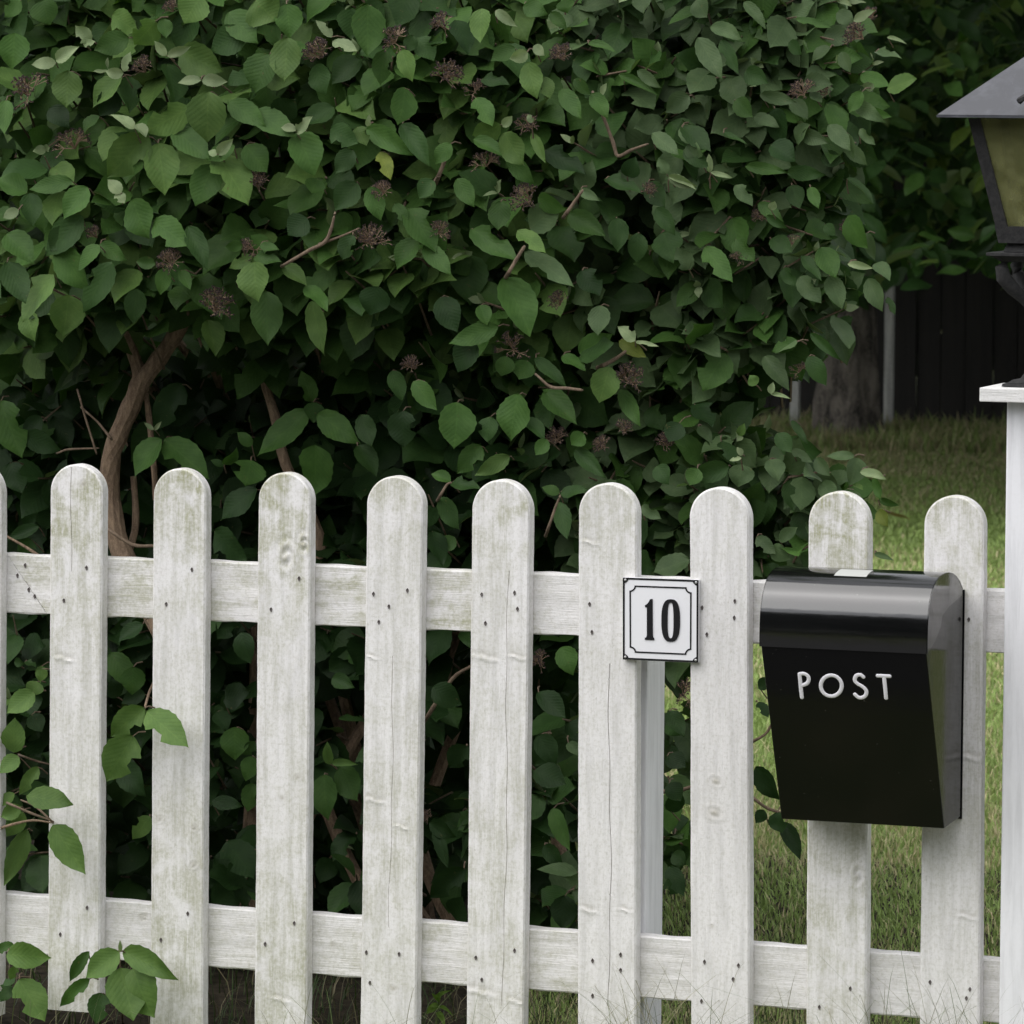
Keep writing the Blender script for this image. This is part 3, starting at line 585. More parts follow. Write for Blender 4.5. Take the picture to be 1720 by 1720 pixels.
class Leaves:
    def __init__(s): s.r = []
    def add(s, pos, d, hint, L, W, cls, lo=False, proto=None):
        d = np.asarray(d, float); d = d/(np.linalg.norm(d)+1e-9); h = np.asarray(hint, float); n = h-np.dot(h, d)*d; n /= (np.linalg.norm(n)+1e-9)
        s.r.append((np.asarray(pos, float), d, n, L, W, cls, lo, random.randrange(10) if proto is None else proto))
    def split(s, limit, blockers):
        """indices of the `limit` leaves that show largest from the camera"""
        vis = []
        pos = np.array([r[0] for r in s.r]); L = np.array([r[3] for r in s.r]); W = np.array([r[4] for r in s.r]); D = np.array([r[1] for r in s.r]); N = np.array([r[2] for r in s.r])
        c = pos+D*L[:, None]*.5; px, py, dz = proj(c); ok = (px > -60) & (px < 1780) & (py > -60) & (py < 1780)
        view = (CC-c); view /= np.linalg.norm(view, axis=1)[:, None]; Wv = np.cross(D, N)
        G = 10; g = blockers.copy()
        score = np.zeros(len(pos))
        for i in np.argsort(dz):
            if not ok[i]: continue
            a = np.linspace(-.42, .42, 7)*L[i]; b = np.array([-.33, -.11, .11, .33])*W[i]
            P = c[i]+a[:, None, None]*D[i]+b[None, :, None]*Wv[i]
            x, y, _ = proj(P.reshape(-1, 3)); ix = (x//G).astype(int); iy = (y//G).astype(int)
            k = (ix >= 0) & (iy >= 0) & (ix < 172) & (iy < 172)
            cells = set(zip(iy[k], ix[k])); fr = [q for q in cells if not g[q]]
            score[i] = len(fr)
            for q in fr: g[q] = True
        o = np.argsort(-score); return [int(i) for i in o[:limit] if score[i] > 0], score
    def build(s, parent, protos, mat, limit, blockers, name='leaf'):
        hero, score = s.split(limit, blockers); hs_ = set(hero); cache = {}
        base = Vector((0, 0, 0)); q = parent
        while q is not None: base += q.location; q = q.parent
        for i in hero:
            pos, d, n, L, W, cls, lo, pr = s.r[i]
            if (cls, pr) not in cache:
                V, Fq, LV = protos[pr]; cc = np.tile(np.array((*CLS[cls], 1.))*(1+.22*math.sin(pr*2.4)), (len(V), 1)); cc[:, 3] = 1
                cache[cls, pr] = mesh_np(name, V, Fq, mat, True, {'lv': ('FLOAT_VECTOR', LV), 'col': ('FLOAT_COLOR', cc)})
            o = bpy.data.objects.new(name, cache[cls, pr]); COL.objects.link(o); o.parent = parent
            wv = np.cross(d, n); sc_ = (W, L, (W+L)/2)
            Mx = Matrix([[wv[k]*sc_[0], d[k]*sc_[1], n[k]*sc_[2], pos[k]-base[k]] for k in range(3)]+[[0,0,0,1]])
            o.matrix_local = Mx
        rest = [i for i in range(len(s.r)) if i not in hs_]
        Vs, Fs, Ls, Cs, off = [], [], [], [], 0
        for lo in (False, True):
            for pr in range(10):
                ids = [i for i in rest if s.r[i][7] == pr and s.r[i][6] == lo]
                if not ids: continue
                V, Fq, LV = (PLo if lo else protos)[pr]
                pos = np.array([s.r[i][0] for i in ids]); d = np.array([s.r[i][1] for i in ids]); n = np.array([s.r[i][2] for i in ids])
                L = np.array([s.r[i][3] for i in ids])[:, None, None]; W = np.array([s.r[i][4] for i in ids])[:, None, None]; wv = np.cross(d, n)
                P = pos[:, None, :]+V[None, :, 0:1]*W*wv[:, None, :]+V[None, :, 1:2]*L*d[:, None, :]+V[None, :, 2:3]*(L+W)/2*n[:, None, :]
                k = len(ids); nv_ = len(V)
                Vs.append(P.reshape(-1, 3)); Fs.append((Fq[None]+(np.arange(k)*nv_)[:, None, None]+off).reshape(-1, 4)); off += k*nv_
                Ls.append(np.tile(LV, (k, 1))); c = np.array([CLS[s.r[i][5]] for i in ids])*rng.uniform(.75, 1.25, (k, 1)); c = np.concatenate([c, np.ones((k, 1))], 1)
                Cs.append(np.repeat(c, nv_, 0))
        me = mesh_np('foliage', np.concatenate(Vs), np.concatenate(Fs), mat, True, {'lv': ('FLOAT_VECTOR', np.concatenate(Ls)), 'col': ('FLOAT_COLOR', np.concatenate(Cs))})
        o = link('foliage', me, parent); o['kind'] = 'stuff'; return o
def interp2(px, py):
    """depth (Y) of the shrub's front behind the fence, over the picture"""
    x = np.interp(px, [-800, 0, 600, 1000, 1500], [.30, .20, .24, .38, .62])
    lo = np.interp(px, [-800, 0, 560, 720, 1000, 1500], [.60, .55, .55, .34, .40, .60])
    t = np.interp(py, [480, 640, 900, 1020], [0, 1, 1, .65])
    return x*(1-t)+lo*t
shrub = empty('viburnum_shrub', (-.5, .9, 0), 'huge leafy viburnum shrub with brown dried flower heads behind the white fence', 'shrub')
LV_ = Leaves(); twigs = MB()
camdir = lambda p: (CC-p)/np.linalg.norm(CC-p)
def hero(px0, py0, px1, py1, wpx, Y=None, cls=None, order=0.):
    yc = interp2((px0+px1)/2, (py0+py1)/2)-.02 if Y is None else Y
    yc -= order
    Lp = math.hypot(px1-px0, py1-py0)/970
    fwd = random.uniform(.15, .5)*Lp
    a = onY(px0, py0, yc+fwd*.35); b = onY(px1, py1, yc-fwd*.65)
    d = b-a; L = np.linalg.norm(d)
    ang = random.gauss(0, .35); v = camdir(a); n = v*1.0+np.array((0, 0, .25))
    n = n-np.dot(n, d/L)*d/L; n /= np.linalg.norm(n); s_ = np.cross(d/L, n); n = n*math.cos(ang)+s_*math.sin(ang)
    W = wpx/970/max(.6, math.cos(ang))
    if cls is None:
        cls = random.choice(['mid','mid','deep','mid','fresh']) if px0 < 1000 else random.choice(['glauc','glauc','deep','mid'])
        if (py0 > 600 and px0 < 1000): cls = random.choice(['deep','deep','mid','mid'])  # darker classes low down, shade below the upper foliage put into colour
    LV_.add(a, d, n, L*1.06, W*1.06, cls)
    back = a+np.array((random.uniform(-.01,.01), random.uniform(.02,.05), random.uniform(-.03,.01)))
    twigs.tube([back, (a+back)/2+np.array((0,-.004,.003)), a+d*.03], [.0016, .0013, .0010], 4)
    return a
# prominent leaves, by where each one stands: base, tip, width
HA = """970 385 848 395 55 p;972 385 1090 392 60 p;1005 440 990 690 190 f;915 520 690 640 150;714 650 510 860 190 f;1045 745 1200 975 190 f;760 690 800 930 170;1030 790 940 990 150;835 620 1000 760 130;1100 490 1270 600 110;1220 535 1410 650 120;1425 640 1525 835 160;1425 640 1500 560 60 p;1425 630 1350 605 45 p;1050 745 1115 670 55 p;1045 745 1000 725 40 p;650 620 540 535 70 p;655 600 708 650 60 p;585 930 520 865 65 p;560 930 600 975 60 p;1385 180 1370 385 150 f;1300 260 1210 440 150;1520 310 1560 455 105;1600 200 1720 240 70 p;1600 180 1525 95 50 p;800 310 865 485 120;623 365 630 540 110;590 370 430 510 110;595 345 625 250 50 p;595 350 505 350 45 p;805 270 915 225 45 p;800 270 745 200 45 p;870 240 1060 350 150;1180 150 1000 250 150;330 340 320 510 150 f;270 300 145 310 60 p;270 290 370 225 70 p;440 200 360 125 75 p;400 215 455 200 40 p;620 180 460 240 120;750 100 650 220 130;790 90 800 180 75;210 0 230 120 130;100 0 20 80 90;970 -20 880 110 170 f;1230 0 1320 100 180 f;1380 20 1400 175 140;1100 60 1235 200 140;70 160 60 330 150;540 70 650 150 110;130 930 -20 850 120;350 870 150 910 90;140 930 160 1085 110;640 960 700 1150 140;740 1060 895 1180 140;905 1090 1000 1290 100;480 1180 360 1300 90;480 1175 605 1250 80;540 1260 400 1500 130;260 1320 90 1530 140 f;30 1260 120 1450 130;330 1420 310 1620 170;130 1500 160 1640 110;1225 1260 1230 1450 150 f;1225 1235 1350 1255 70;1215 1235 1100 1290 70;1170 1180 1085 1190 50;1250 1180 1340 1200 50;1365 1280 1480 1365 85;790 1290 775 1420 80;870 1300 915 1390 60;750 1270 650 1260 60;1470 1380 1585 1475 85;1500 1450 1560 1700 110;1280 1400 1290 1650 160;660 1390 640 1560 110;1700 1130 1640 1250 90;1720 880 1610 1010 130;1590 620 1715 690 110;1530 860 1500 930 100;1700 720 1620 830 100;1690 40 1690 180 130;1000 1540 1050 1710 120 f;90 1010 10 1050 55 p;400 1040 200 1240 150;420 900 300 1050 130;1180 700 1290 820 130;480 560 390 640 90;30 480 20 640 90;1130 700 1000 770 90;1330 560 1420 480 120 d;560 440 480 560 120 d;240 520 330 600 110 d;30 1130 160 1250 140;1480 1050 1380 1130 130 d;280 1190 420 1400 150;330 1100 240 1210 120"""
HB = """50 20 50 255 150;600 40 590 200 110 f;665 50 765 125 50 p;215 240 265 390 90 f;130 240 110 410 100;270 170 240 250 70;230 420 215 600 110;570 470 650 600 105;760 230 640 290 90;820 250 735 290 60 p;850 220 900 265 50 p;820 300 860 470 110;980 430 1075 565 85;1045 380 1120 455 60;890 370 930 470 85;1130 450 1210 560 85;1260 360 1450 450 50;1350 340 1460 420 55;1110 210 1250 240 50;690 600 555 670 80;705 640 800 790 110 f;840 640 905 780 50;700 610 745 560 45 p;845 590 820 550 35 p;560 670 715 740 75;720 750 850 890 80;45 620 260 735 100;210 600 350 780 100;50 610 60 555 30 p;0 610 45 700 80;450 690 370 790 85;1075 920 1130 775 105 g;1070 915 1165 965 50 g;830 1100 970 990 140 g;770 1110 905 1210 90;805 1215 1040 1370 110 g;550 1100 770 1250 120;700 1340 850 1600 160;690 970 680 1105 110;240 1000 385 1210 150;60 900 115 1060 100;290 1150 180 1290 110;320 1180 445 1315 90;370 870 290 950 90;180 980 240 1070 65;1190 860 1375 920 90;1395 880 1480 995 100;1500 850 1630 900 55 p;1490 840 1450 760 60 g;1440 1000 1530 1130 80;1250 1050 1260 1210 100;1350 1120 1350 1270 95;1020 1030 1190 1130 110;1420 640 1540 740 75 g;1560 610 1700 720 90;1600 690 1640 780 80;1600 460 1480 540 100;680 1570 455 1650 95;590 1470 630 1560 75;1070 1700 1220 1610 110;1170 1470 1160 1610 110 g;1340 1640 1260 1570 70 p;1335 1645 1450 1665 25 p;1260 1640 1390 1715 70 y;870 950 1000 1010 80;800 30 910 60 90;930 60 1010 140 60;1000 0 1010 60 90;470 100 550 240 110 d;290 180 370 290 110;600 380 730 400 80;400 1430 480 1590 130 d;100 1380 60 1520 150 d;1080 1300 1170 1420 120 d;900 720 1100 830 120 d;1300 850 1340 760 90 d;1600 1300 1540 1190 90;480 860 560 990 90;110 730 160 860 80 y"""
HC = """450 455 620 490 60;660 400 790 400 100;600 480 680 570 80;690 445 745 490 45;1060 430 1195 380 90 f;790 230 680 300 80;840 250 880 350 60;930 360 1070 410 80;1060 180 1155 205 25 p;620 90 790 130 45;770 500 870 650 90;380 800 575 830 60;580 830 755 840 75;740 760 850 770 80;865 860 1005 965 40;600 890 640 1000 90;690 900 730 1000 60;870 1040 950 1200 110;760 1080 810 1130 55;740 1190 810 1330 110;650 1230 740 1345 60;480 1040 580 1100 45;970 1340 1035 1500 90;1000 1270 1080 1340 80;870 1270 990 1290 35 p;1060 1430 1100 1515 40;630 1640 505 1690 75;180 1190 310 1350 110;270 640 380 690 30;60 620 205 710 90;500 1010 520 970 40 p;330 890 415 990 75;150 180 260 370 100;260 190 340 350 70;210 130 360 175 70;370 10 480 130 60;140 0 190 80 100;10 850 140 900 45 p;205 830 205 740 30 p;210 830 310 855 22 p;880 480 1050 590 70;930 540 1080 560 50;900 100 1000 50 50 p;820 60 900 110 80;1000 250 1130 270 60;940 440 880 540 70;520 520 560 700 120 d;330 480 410 560 90;380 340 480 400 90;590 200 650 260 60;650 640 770 690 70;500 700 620 760 110 d;860 700 960 790 70;330 1150 420 1260 90;500 1150 600 1210 90;150 760 130 690 70 g;80 720 200 800 80;560 1290 620 1380 60;640 1330 740 1460 90;780 1330 850 1480 100;440 980 560 1060 70;930 620 1000 700 40;960 1120 1000 1250 60;420 560 540 600 70;690 600 610 690 80;780 600 880 720 80;850 640 900 760 70"""
HD = """780 510 625 690 150 m;790 510 1000 690 170 m;880 240 740 470 150 d;1500 330 1455 180 90;1510 330 1510 425 100;1490 370 1250 580 150 m;1530 390 1720 520 130 m;1515 540 1530 780 170 m;1210 610 1185 730 170 m;1215 540 1140 475 60;1080 630 1145 560 50;1080 635 1015 610 35;740 465 695 430 25 p;745 465 775 425 22 p;0 320 100 600 170 m;110 490 290 560 110 d;200 400 110 490 90 d;50 620 100 770 120 d;1240 750 1040 890 130 d;1030 950 1170 1100 110 d;190 930 30 990 70 d;150 990 100 1060 100;530 1540 650 1715 130;690 1400 560 1480 90 d;70 1580 115 1590 45;200 1600 195 1680 60 f;120 1580 175 1600 50;1160 1440 1200 1590 110 d;1600 1660 1700 1700 80"""
HE = """1070 115 1225 50 110;855 120 1010 245 70;985 110 1105 160 70;720 110 700 210 90;820 130 780 220 100;1215 160 1165 340 140 f;1265 270 1360 440 80;780 290 720 520 160 m;480 330 480 550 170 m;640 400 620 520 100;900 280 1055 425 120;805 415 910 495 65;600 540 480 675 110;735 590 575 680 80 f;915 510 860 585 70;1050 560 1190 690 80;1090 480 1030 540 80;165 180 225 320 90;270 230 380 365 95;220 370 220 550 140 d;450 715 355 665 60;450 720 595 740 80;400 790 490 940 95;975 770 885 735 55;980 775 1105 740 65;970 810 1010 985 85;1370 830 1460 895 50;1600 1090 1430 1150 120;985 1510 1040 1640 110;1640 650 1600 730 90;1440 640 1500 720 90;560 30 470 190 140 d;20 390 70 540 100;0 540 100 680 110;900 330 940 270 80;360 950 410 1110 100 d;470 980 400 1050 80"""
HF = """630 40 510 80 80;470 110 590 270 90;680 110 770 250 90;690 0 835 125 50;300 640 95 700 100;360 630 350 740 120;920 600 890 730 100;905 590 770 590 50;930 670 1055 690 40 p;650 690 650 850 130;490 610 550 700 90;1000 690 1030 800 40;1020 800 1115 830 35;1020 850 1060 930 60 y;500 1030 590 1090 80;360 590 340 545 30 p;360 600 300 610 25 p;500 290 595 310 25 p;500 290 510 235 35 p;430 250 400 200 60 f;260 520 330 620 90;150 450 220 520 60;600 420 680 530 40;530 480 600 570 80;740 720 820 800 90;850 760 960 830 60;130 340 230 440 130 d;60 430 10 520 110 d;600 560 700 620 50 g;720 600 780 690 60;430 980 520 1060 70;540 1000 620 930 60;1000 1060 1090 1090 30"""
HG = """70 415 60 250 105 f;90 430 0 510 90 f;185 480 90 620 70 f;70 610 0 670 60 f;100 670 0 730 70;115 700 30 820 90;130 780 25 1040 100;165 120 35 220 110 f;200 10 200 70 60 f;180 70 150 140 90;725 720 635 830 90 f;640 0 640 135 120 m;1230 360 1170 430 60;1210 430 1190 550 90 m;1220 560 1190 700 90 m;1020 650 1160 670 70 d;1130 290 1130 450 140 m;1590 470 1570 365 45 f;1600 465 1715 465 40 f;1560 520 1570 735 130 m;1640 480 1720 640 120 m;1090 840 1220 1010 170 d;1080 160 1200 120 130 d;1040 220 1100 300 90 d;560 150 540 60 90 d;700 130 580 170 90 d;150 230 200 310 90 d"""
HGf = """695 195 525 340 130 f;640 330 510 555 180 f;705 215 895 375 150 f;130 620 340 660 110 f;255 760 405 990 140 f;30 1385 235 1400 120 f;75 1350 -30 1360 60;90 1505 215 1700 160 f;75 1500 10 1530 50;50 1530 0 1610 80;75 1440 50 1510 50 f;575 1370 405 1500 130 f;595 1370 840 1490 110 f;430 1370 325 1520 60;430 1500 280 1640 70;580 1450 640 1690 190 f;640 1450 720 1690 190 f;490 1570 460 1720 110;580 1370 578 1318 20 p"""
HH = """560 750 645 925 85 d;530 700 550 800 90 d;470 690 430 750 60 d;430 480 540 650 100 d;440 170 490 240 60 d;10 260 60 330 90;20 700 60 600 90 d;0 1020 60 1090 90 d;30 900 90 950 80;440 100 500 60 60 d"""
HW = """530 380 440 490 120 d;350 750 470 820 80 d;370 780 440 970 60 d;520 970 340 1120 120 d;1060 990 860 960 80 g;1000 1100 990 1260 130 d;1015 365 1080 430 60 g;360 100 500 180 120 d;870 330 960 470 110 d;900 860 990 960 80 d;940 680 1020 880 90;850 500 1000 560 120 d;1500 210 1570 330 90;1490 430 1580 480 90 d;1500 560 1560 640 90 d;1500 960 1570 1100 90 d;870 120 1000 240 100 d"""
CL_ = {'p': 'pale', 'f': 'fresh', 'd': 'dark', 'm': 'mid', 'g': 'glauc', 'y': 'yellow'}
for txt, ox, oy, Yv in ((HA,0,0,None),(HB,600,0,None),(HC,1120,0,None),(HD,0,560,None),(HE,600,560,None),(HF,1120,560,None),(HG,0,1120,.16),(HGf,0,1120,-.045),(HH,1120,1120,.45),(HW,600,1120,.36)):
    for i, q in enumerate(txt.split(';')):
        f_ = q.split(); a = [float(v)/2.8667 for v in f_[:5]]; c = CL_[f_[5]] if len(f_) > 5 else None
        if Yv == .16 and ox+a[0] < 85: Yv_ = .03; c = c or 'fresh'
        else: Yv_ = Yv
        hero(ox+a[0], oy+a[1], ox+a[2], oy+a[3], a[4], Y=Yv_, cls=c, order=(.035 if c == 'pale' else random.uniform(-.02,.02))+(.02 if c == 'fresh' else 0))
# right silhouette of the shrub in the picture
EY = [-400, 0, 60, 130, 200, 300, 400, 500, 560, 620, 680, 740, 790, 850, 900, 960, 1100, 1300, 1450, 1500]
EX = [1300, 1425, 1470, 1485, 1465, 1430, 1420, 1450, 1375, 1315, 1285, 1300, 1430, 1455, 1430, 1370, 1280, 1270, 1250, 1100]
TRUNKPX = [(190,960,60),(190,770,60),(215,700,60),(235,640,65),(185,520,35),(290,585,45),(450,640,25),(455,560,25)]
def near_trunk(px, py):
    if not (480 < py < 930): return False
    return 165 < px < 330 and py > 540 and abs(px-np.interp(py, [540,600,640,700,780,930], [255,250,235,215,190,195])) < np.interp(py, [540,640,780,930], [95,50,35,40])
def shoot(pos, axis, size, nodes, lo, pale, region, sparse=1.):
    axis = np.asarray(axis, float); axis /= np.linalg.norm(axis)
    h = np.array((random.gauss(0,1), random.gauss(0,1), random.gauss(0,.6))); s1 = np.cross(axis, h); s1 /= np.linalg.norm(s1); s2 = np.cross(axis, s1)
    cls0 = ['mid','deep','mid','fresh'] if region == 'l' else (['glauc','glauc','deep','mid'] if region == 'r' else ['dark','deep','dark','dark'])  # last list, lower shrub: darker leaf colours that stand in for shade
    if pale and not lo:
        for sg in (-1, 1):
            LV_.add(pos, axis*.9+s1*sg*.8+np.array((0,-.1,.2)), axis*.8-s1*sg*.8, random.uniform(.022,.042), random.uniform(.010,.019), 'pale' if random.random() < .7 else 'fresh', lo)
    p = pos.copy(); pts = [p]
    for k in range(nodes):
        p = p-axis*random.uniform(.018, .04)*(1+k*.4); pts.append(p); sv = s2 if k % 2 == 0 else s1
        for sg in (-1, 1):
            if random.random() > sparse: continue
            L = size*random.uniform(.72, 1.2); d = axis*random.uniform(.2,.6)+sv*sg*.75+np.array((0, random.uniform(-.45,.0), random.uniform(-.8,-.1)))
            nh = np.array((.12, -.68, .60))+np.array([random.gauss(0,.34) for _ in range(3)])+axis*.25
            LV_.add(p+sv*sg*.006, d, nh, L, L*random.uniform(.58,.78), random.choice(cls0), lo)
    if not lo:
        pts.append(p-axis*.04+np.array((-.03, .12, -.05)))
        twigs.tube(pts, [.0013]+[.0022]*(len(pts)-2)+[.003], 4)
def sample(n, x0, x1, y0, y1, off, nodes, lo, pale_p, size, sparse=1., shrink=70):
    c = 0
    while c < n:
        px, py = random.uniform(x0, x1), random.uniform(y0, y1); o = off()
        ex = np.interp(py, EY, EX)-28-o*shrink
        if px > ex: continue
        if py > 1440 and px > 1000 and random.random() < .8: continue
        if px > 1060 and py > 980 and random.random() < .45: continue
        if o < .55 and near_trunk(px, py): continue
        if o < .3 and px < 600 and 590 < py < 960 and random.random() < .8: continue
        Y = float(interp2(px, py))+o+(.15 if py > 980 else 0)
        P = onY(px, py, Y)
        if P[2] < .06: continue
        edge = max(0, 1-(np.interp(py, EY, EX)-px)/260)
        ax = np.array((random.gauss(0,.5)+edge*1.1, -.9+random.gauss(0,.35), random.gauss(.25,.45)))
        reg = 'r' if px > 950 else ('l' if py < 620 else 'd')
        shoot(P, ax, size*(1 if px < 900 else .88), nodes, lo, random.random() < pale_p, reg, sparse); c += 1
sample(240, -60, 1500, -60, 560, lambda: .13+abs(random.gauss(0,.08)), 2, False, .25, .092)
sample(150, 1120, 1500, -60, 620, lambda: .05+abs(random.gauss(0,.09)), 2, False, .25, .088, shrink=10)
sample(70, 1150, 1500, 700, 1000, lambda: .05+abs(random.gauss(0,.12)), 2, False, .25, .085, shrink=10)
sample(330, -60, 1500, -60, 600, lambda: .26+abs(random.gauss(0,.15)), 3, False, .06, .104)
sample(230, 0, 1500, 560, 960, lambda: .17+abs(random.gauss(0,.15)), 2, False, .10, .095)
sample(230, 0, 1500, 560, 960, lambda: .3+abs(random.gauss(0,.2)), 3, False, .05, .096)
sample(230, -60, 1400, 960, 1560, lambda: .10+abs(random.gauss(0,.2)), 2, False, .10, .09)
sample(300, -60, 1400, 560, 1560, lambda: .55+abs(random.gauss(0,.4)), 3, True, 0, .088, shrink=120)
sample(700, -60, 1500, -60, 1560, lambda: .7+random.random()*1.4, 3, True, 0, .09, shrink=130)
for _ in range(60):     # shoots that stick out of the right-hand edge
    py = random.uniform(-30, 930); px = np.interp(py, EY, EX)-random.uniform(5, 60); Y = float(interp2(px, py))+random.uniform(0, .5)
    if 600 < py < 760 and random.random() < .6: continue
    shoot(onY(px, py, Y), np.array((1, random.uniform(-.7,.1), random.uniform(-.25,.6))), .078, 2, False, random.random() < .6, 'r')
# the parts of the shrub outside the frame
for _ in range(900):
    u = random.random()
    if u < .55: X, Y, Z = random.uniform(-2.6, .75), random.uniform(.15, 2.6), random.uniform(1.8, 2.65)
    else: X, Y, Z = random.uniform(-2.8, -1.1), random.uniform(.3, 2.6), random.uniform(.3, 2.5)
    if Z > 2.6-.25*(X+.8)**2: continue
    q_ = proj(np.array((X, Y, Z)))
    if q_[1] > -120 and q_[0] > -130: continue
    if q_[0] > 1380: continue
    shoot(np.array((X, Y, Z)), np.array((random.gauss(0,.6), -.6+random.gauss(0,.5), .5)), .09, 3, True, False, 'l')
# woody parts
def branch(pts, rs, Y, mat='bark', name='branch'):
    P = [onY(x, y, Y+(dy if len(q) > 2 else 0)) for q in pts for x, y, dy in [(q[0], q[1], q[2] if len(q) > 2 else 0)]]
    if mat == 'twig': P = [P[0]-camdir(P[0])*.08+(P[0]-P[1])*.3]+P+[P[-1]-camdir(P[-1])*.015+(P[-1]-P[-2])*.15]; rs = [rs[0]*1.1]+list(rs)+[rs[-1]*.5]
    P = curve(P, 4); R_ = np.interp(np.linspace(0, 1, len(P)), np.linspace(0, 1, len(rs)), rs)
    R_ = R_*(1+.06*np.sin(np.arange(len(P))*1.7))
    return MB().tube(P, list(R_), 9).build(name, M[mat], shrub, at=tuple(P[0]), smooth=True)
YT = .62
branch([(300,1740),(298,1400),(290,1130),(262,1035),(208,935),(188,860),(186,775),(203,720),(225,670),(238,636)], [.03,.026,.024,.022,.021,.019,.0185,.019,.019], YT, name='trunk')
branch([(236,640),(226,600),(212,560),(190,515),(172,470),(150,400,.05)], [.013,.0125,.012,.011,.009,.006], YT)
branch([(238,640),(262,610),(290,570),(320,520),(350,450,.05),(380,380,.1)], [.0175,.017,.0155,.0135,.011,.008], YT)
branch([(262,840),(258,780),(250,700),(245,660)], [.006,.006,.006,.005], YT+.02)
branch([(540,990),(535,900),(480,780),(462,700),(445,640),(443,590),(452,545),(470,500)], [.013,.012,.010,.0095,.009,.009,.009,.008], .72)
branch([(200,980),(215,930),(228,880),(224,800)], [.008,.008,.007,.006], .66)
branch([(120,980),(60,930),(10,900)], [.004,.003,.002], .45)
branch([(184,891),(222,915),(256,917)], [.003,.0035,.003], .3, 'twig')
branch([(100,760),(115,755),(160,753)], [.002,.0022,.0015], .5, 'twig'); branch([(133,665),(143,700),(160,755)], [.002,.0022,.002], .5, 'twig'); branch([(143,690),(165,710),(185,735)], [.002,.002,.003], .5, 'twig')
branch([(484,441),(520,420),(545,407),(556,385),(562,360)], [.0028,.0034,.0036,.003,.002], .17, 'twig'); branch([(545,407),(575,396),(600,385)], [.0026,.002,.0015], .18, 'twig')
branch([(950,360),(963,342),(977,322)], [.0035,.003,.0025], .3, 'twig'); branch([(853,460),(865,440),(879,417)], [.0035,.0035,.003], .26, 'twig')
branch([(1000,165),(1015,200),(1030,240),(1038,262),(1060,252),(1085,243)], [.0025,.003,.0035,.0035,.003,.002], .40, 'twig'); branch([(735,300),(745,275),(750,255)], [.004,.004,.003], .33, 'twig')
branch([(905,633),(925,650),(950,652),(975,655)], [.002,.003,.003,.0025], .30, 'twig'); branch([(1010,615),(1030,605),(1050,591)], [.004,.0036,.0028], .38, 'twig')
branch([(738,835),(750,815),(757,811)], [.0028,.0024,.002], .28, 'twig'); branch([(920,890),(932,855),(940,835)], [.0028,.0024,.002], .33, 'twig')
branch([(1110,1330),(1140,1328),(1165,1320)], [.004,.004,.003], .5, 'twig'); branch([(720,1200),(760,1140),(790,1120)], [.004,.0035,.003], .55, 'twig')
branch([(1265,1245),(1290,1228),(1310,1180)], [.003,.0025,.002], .45, 'twig'); branch([(1265,1340),(1290,1358),(1330,1370)], [.003,.003,.002], .5, 'twig')
branch([(20,1352),(50,1365),(85,1378)], [.0022,.0024,.0016], -.05, 'twig'); branch([(85,1378),(60,1355),(38,1345)], [.0022,.002,.0016], -.02, 'twig'); branch([(38,1270),(60,1278),(84,1284)], [.002,.002,.0016], .1, 'twig')
branch([(262,1140,.20),(252,1160,.12),(245,1182,.01),(243,1190)], [.003,.0026,.002,.0016], -.03, 'bark'); branch([(-10,1395,.05),(20,1385,.02),(55,1378,0),(86,1382)], [.003,.0026,.002,.0015], -.03, 'bark')
branch([(205,1700,.1),(203,1640),(200,1600)], [.0025,.002,.0014], -.03, 'twig')
for i in range(17):       # interior stems that fan out from the base
    r = random.Random(300+i); bx = (-.75+r.gauss(0,.12)+.35*(i % 3 == 0), .95+r.gauss(0,.15), 0.)
    tx = (r.uniform(-1.6,.25), r.uniform(.5,1.9), r.uniform(1.2,2.3)); mid = ((bx[0]*.6+tx[0]*.4)+r.gauss(0,.08), (bx[1]+tx[1])/2+.1, tx[2]*.45)
    P = curve([bx, ((bx[0]*.85+tx[0]*.15), bx[1], .25), mid, (tx[0]*.8+mid[0]*.2, tx[1], tx[2]*.8), tx], 5)
    if any(120 < proj(p)[0] < 420 and p[1] < .8 for p in P): continue
    MB().tube(P, list(np.linspace(.016, .004, len(P))), 7).build('branch', M['bark'], shrub, at=bx, smooth=True)
tw = twigs.build('twigs', M['twig'], shrub); tw['kind'] = 'stuff'
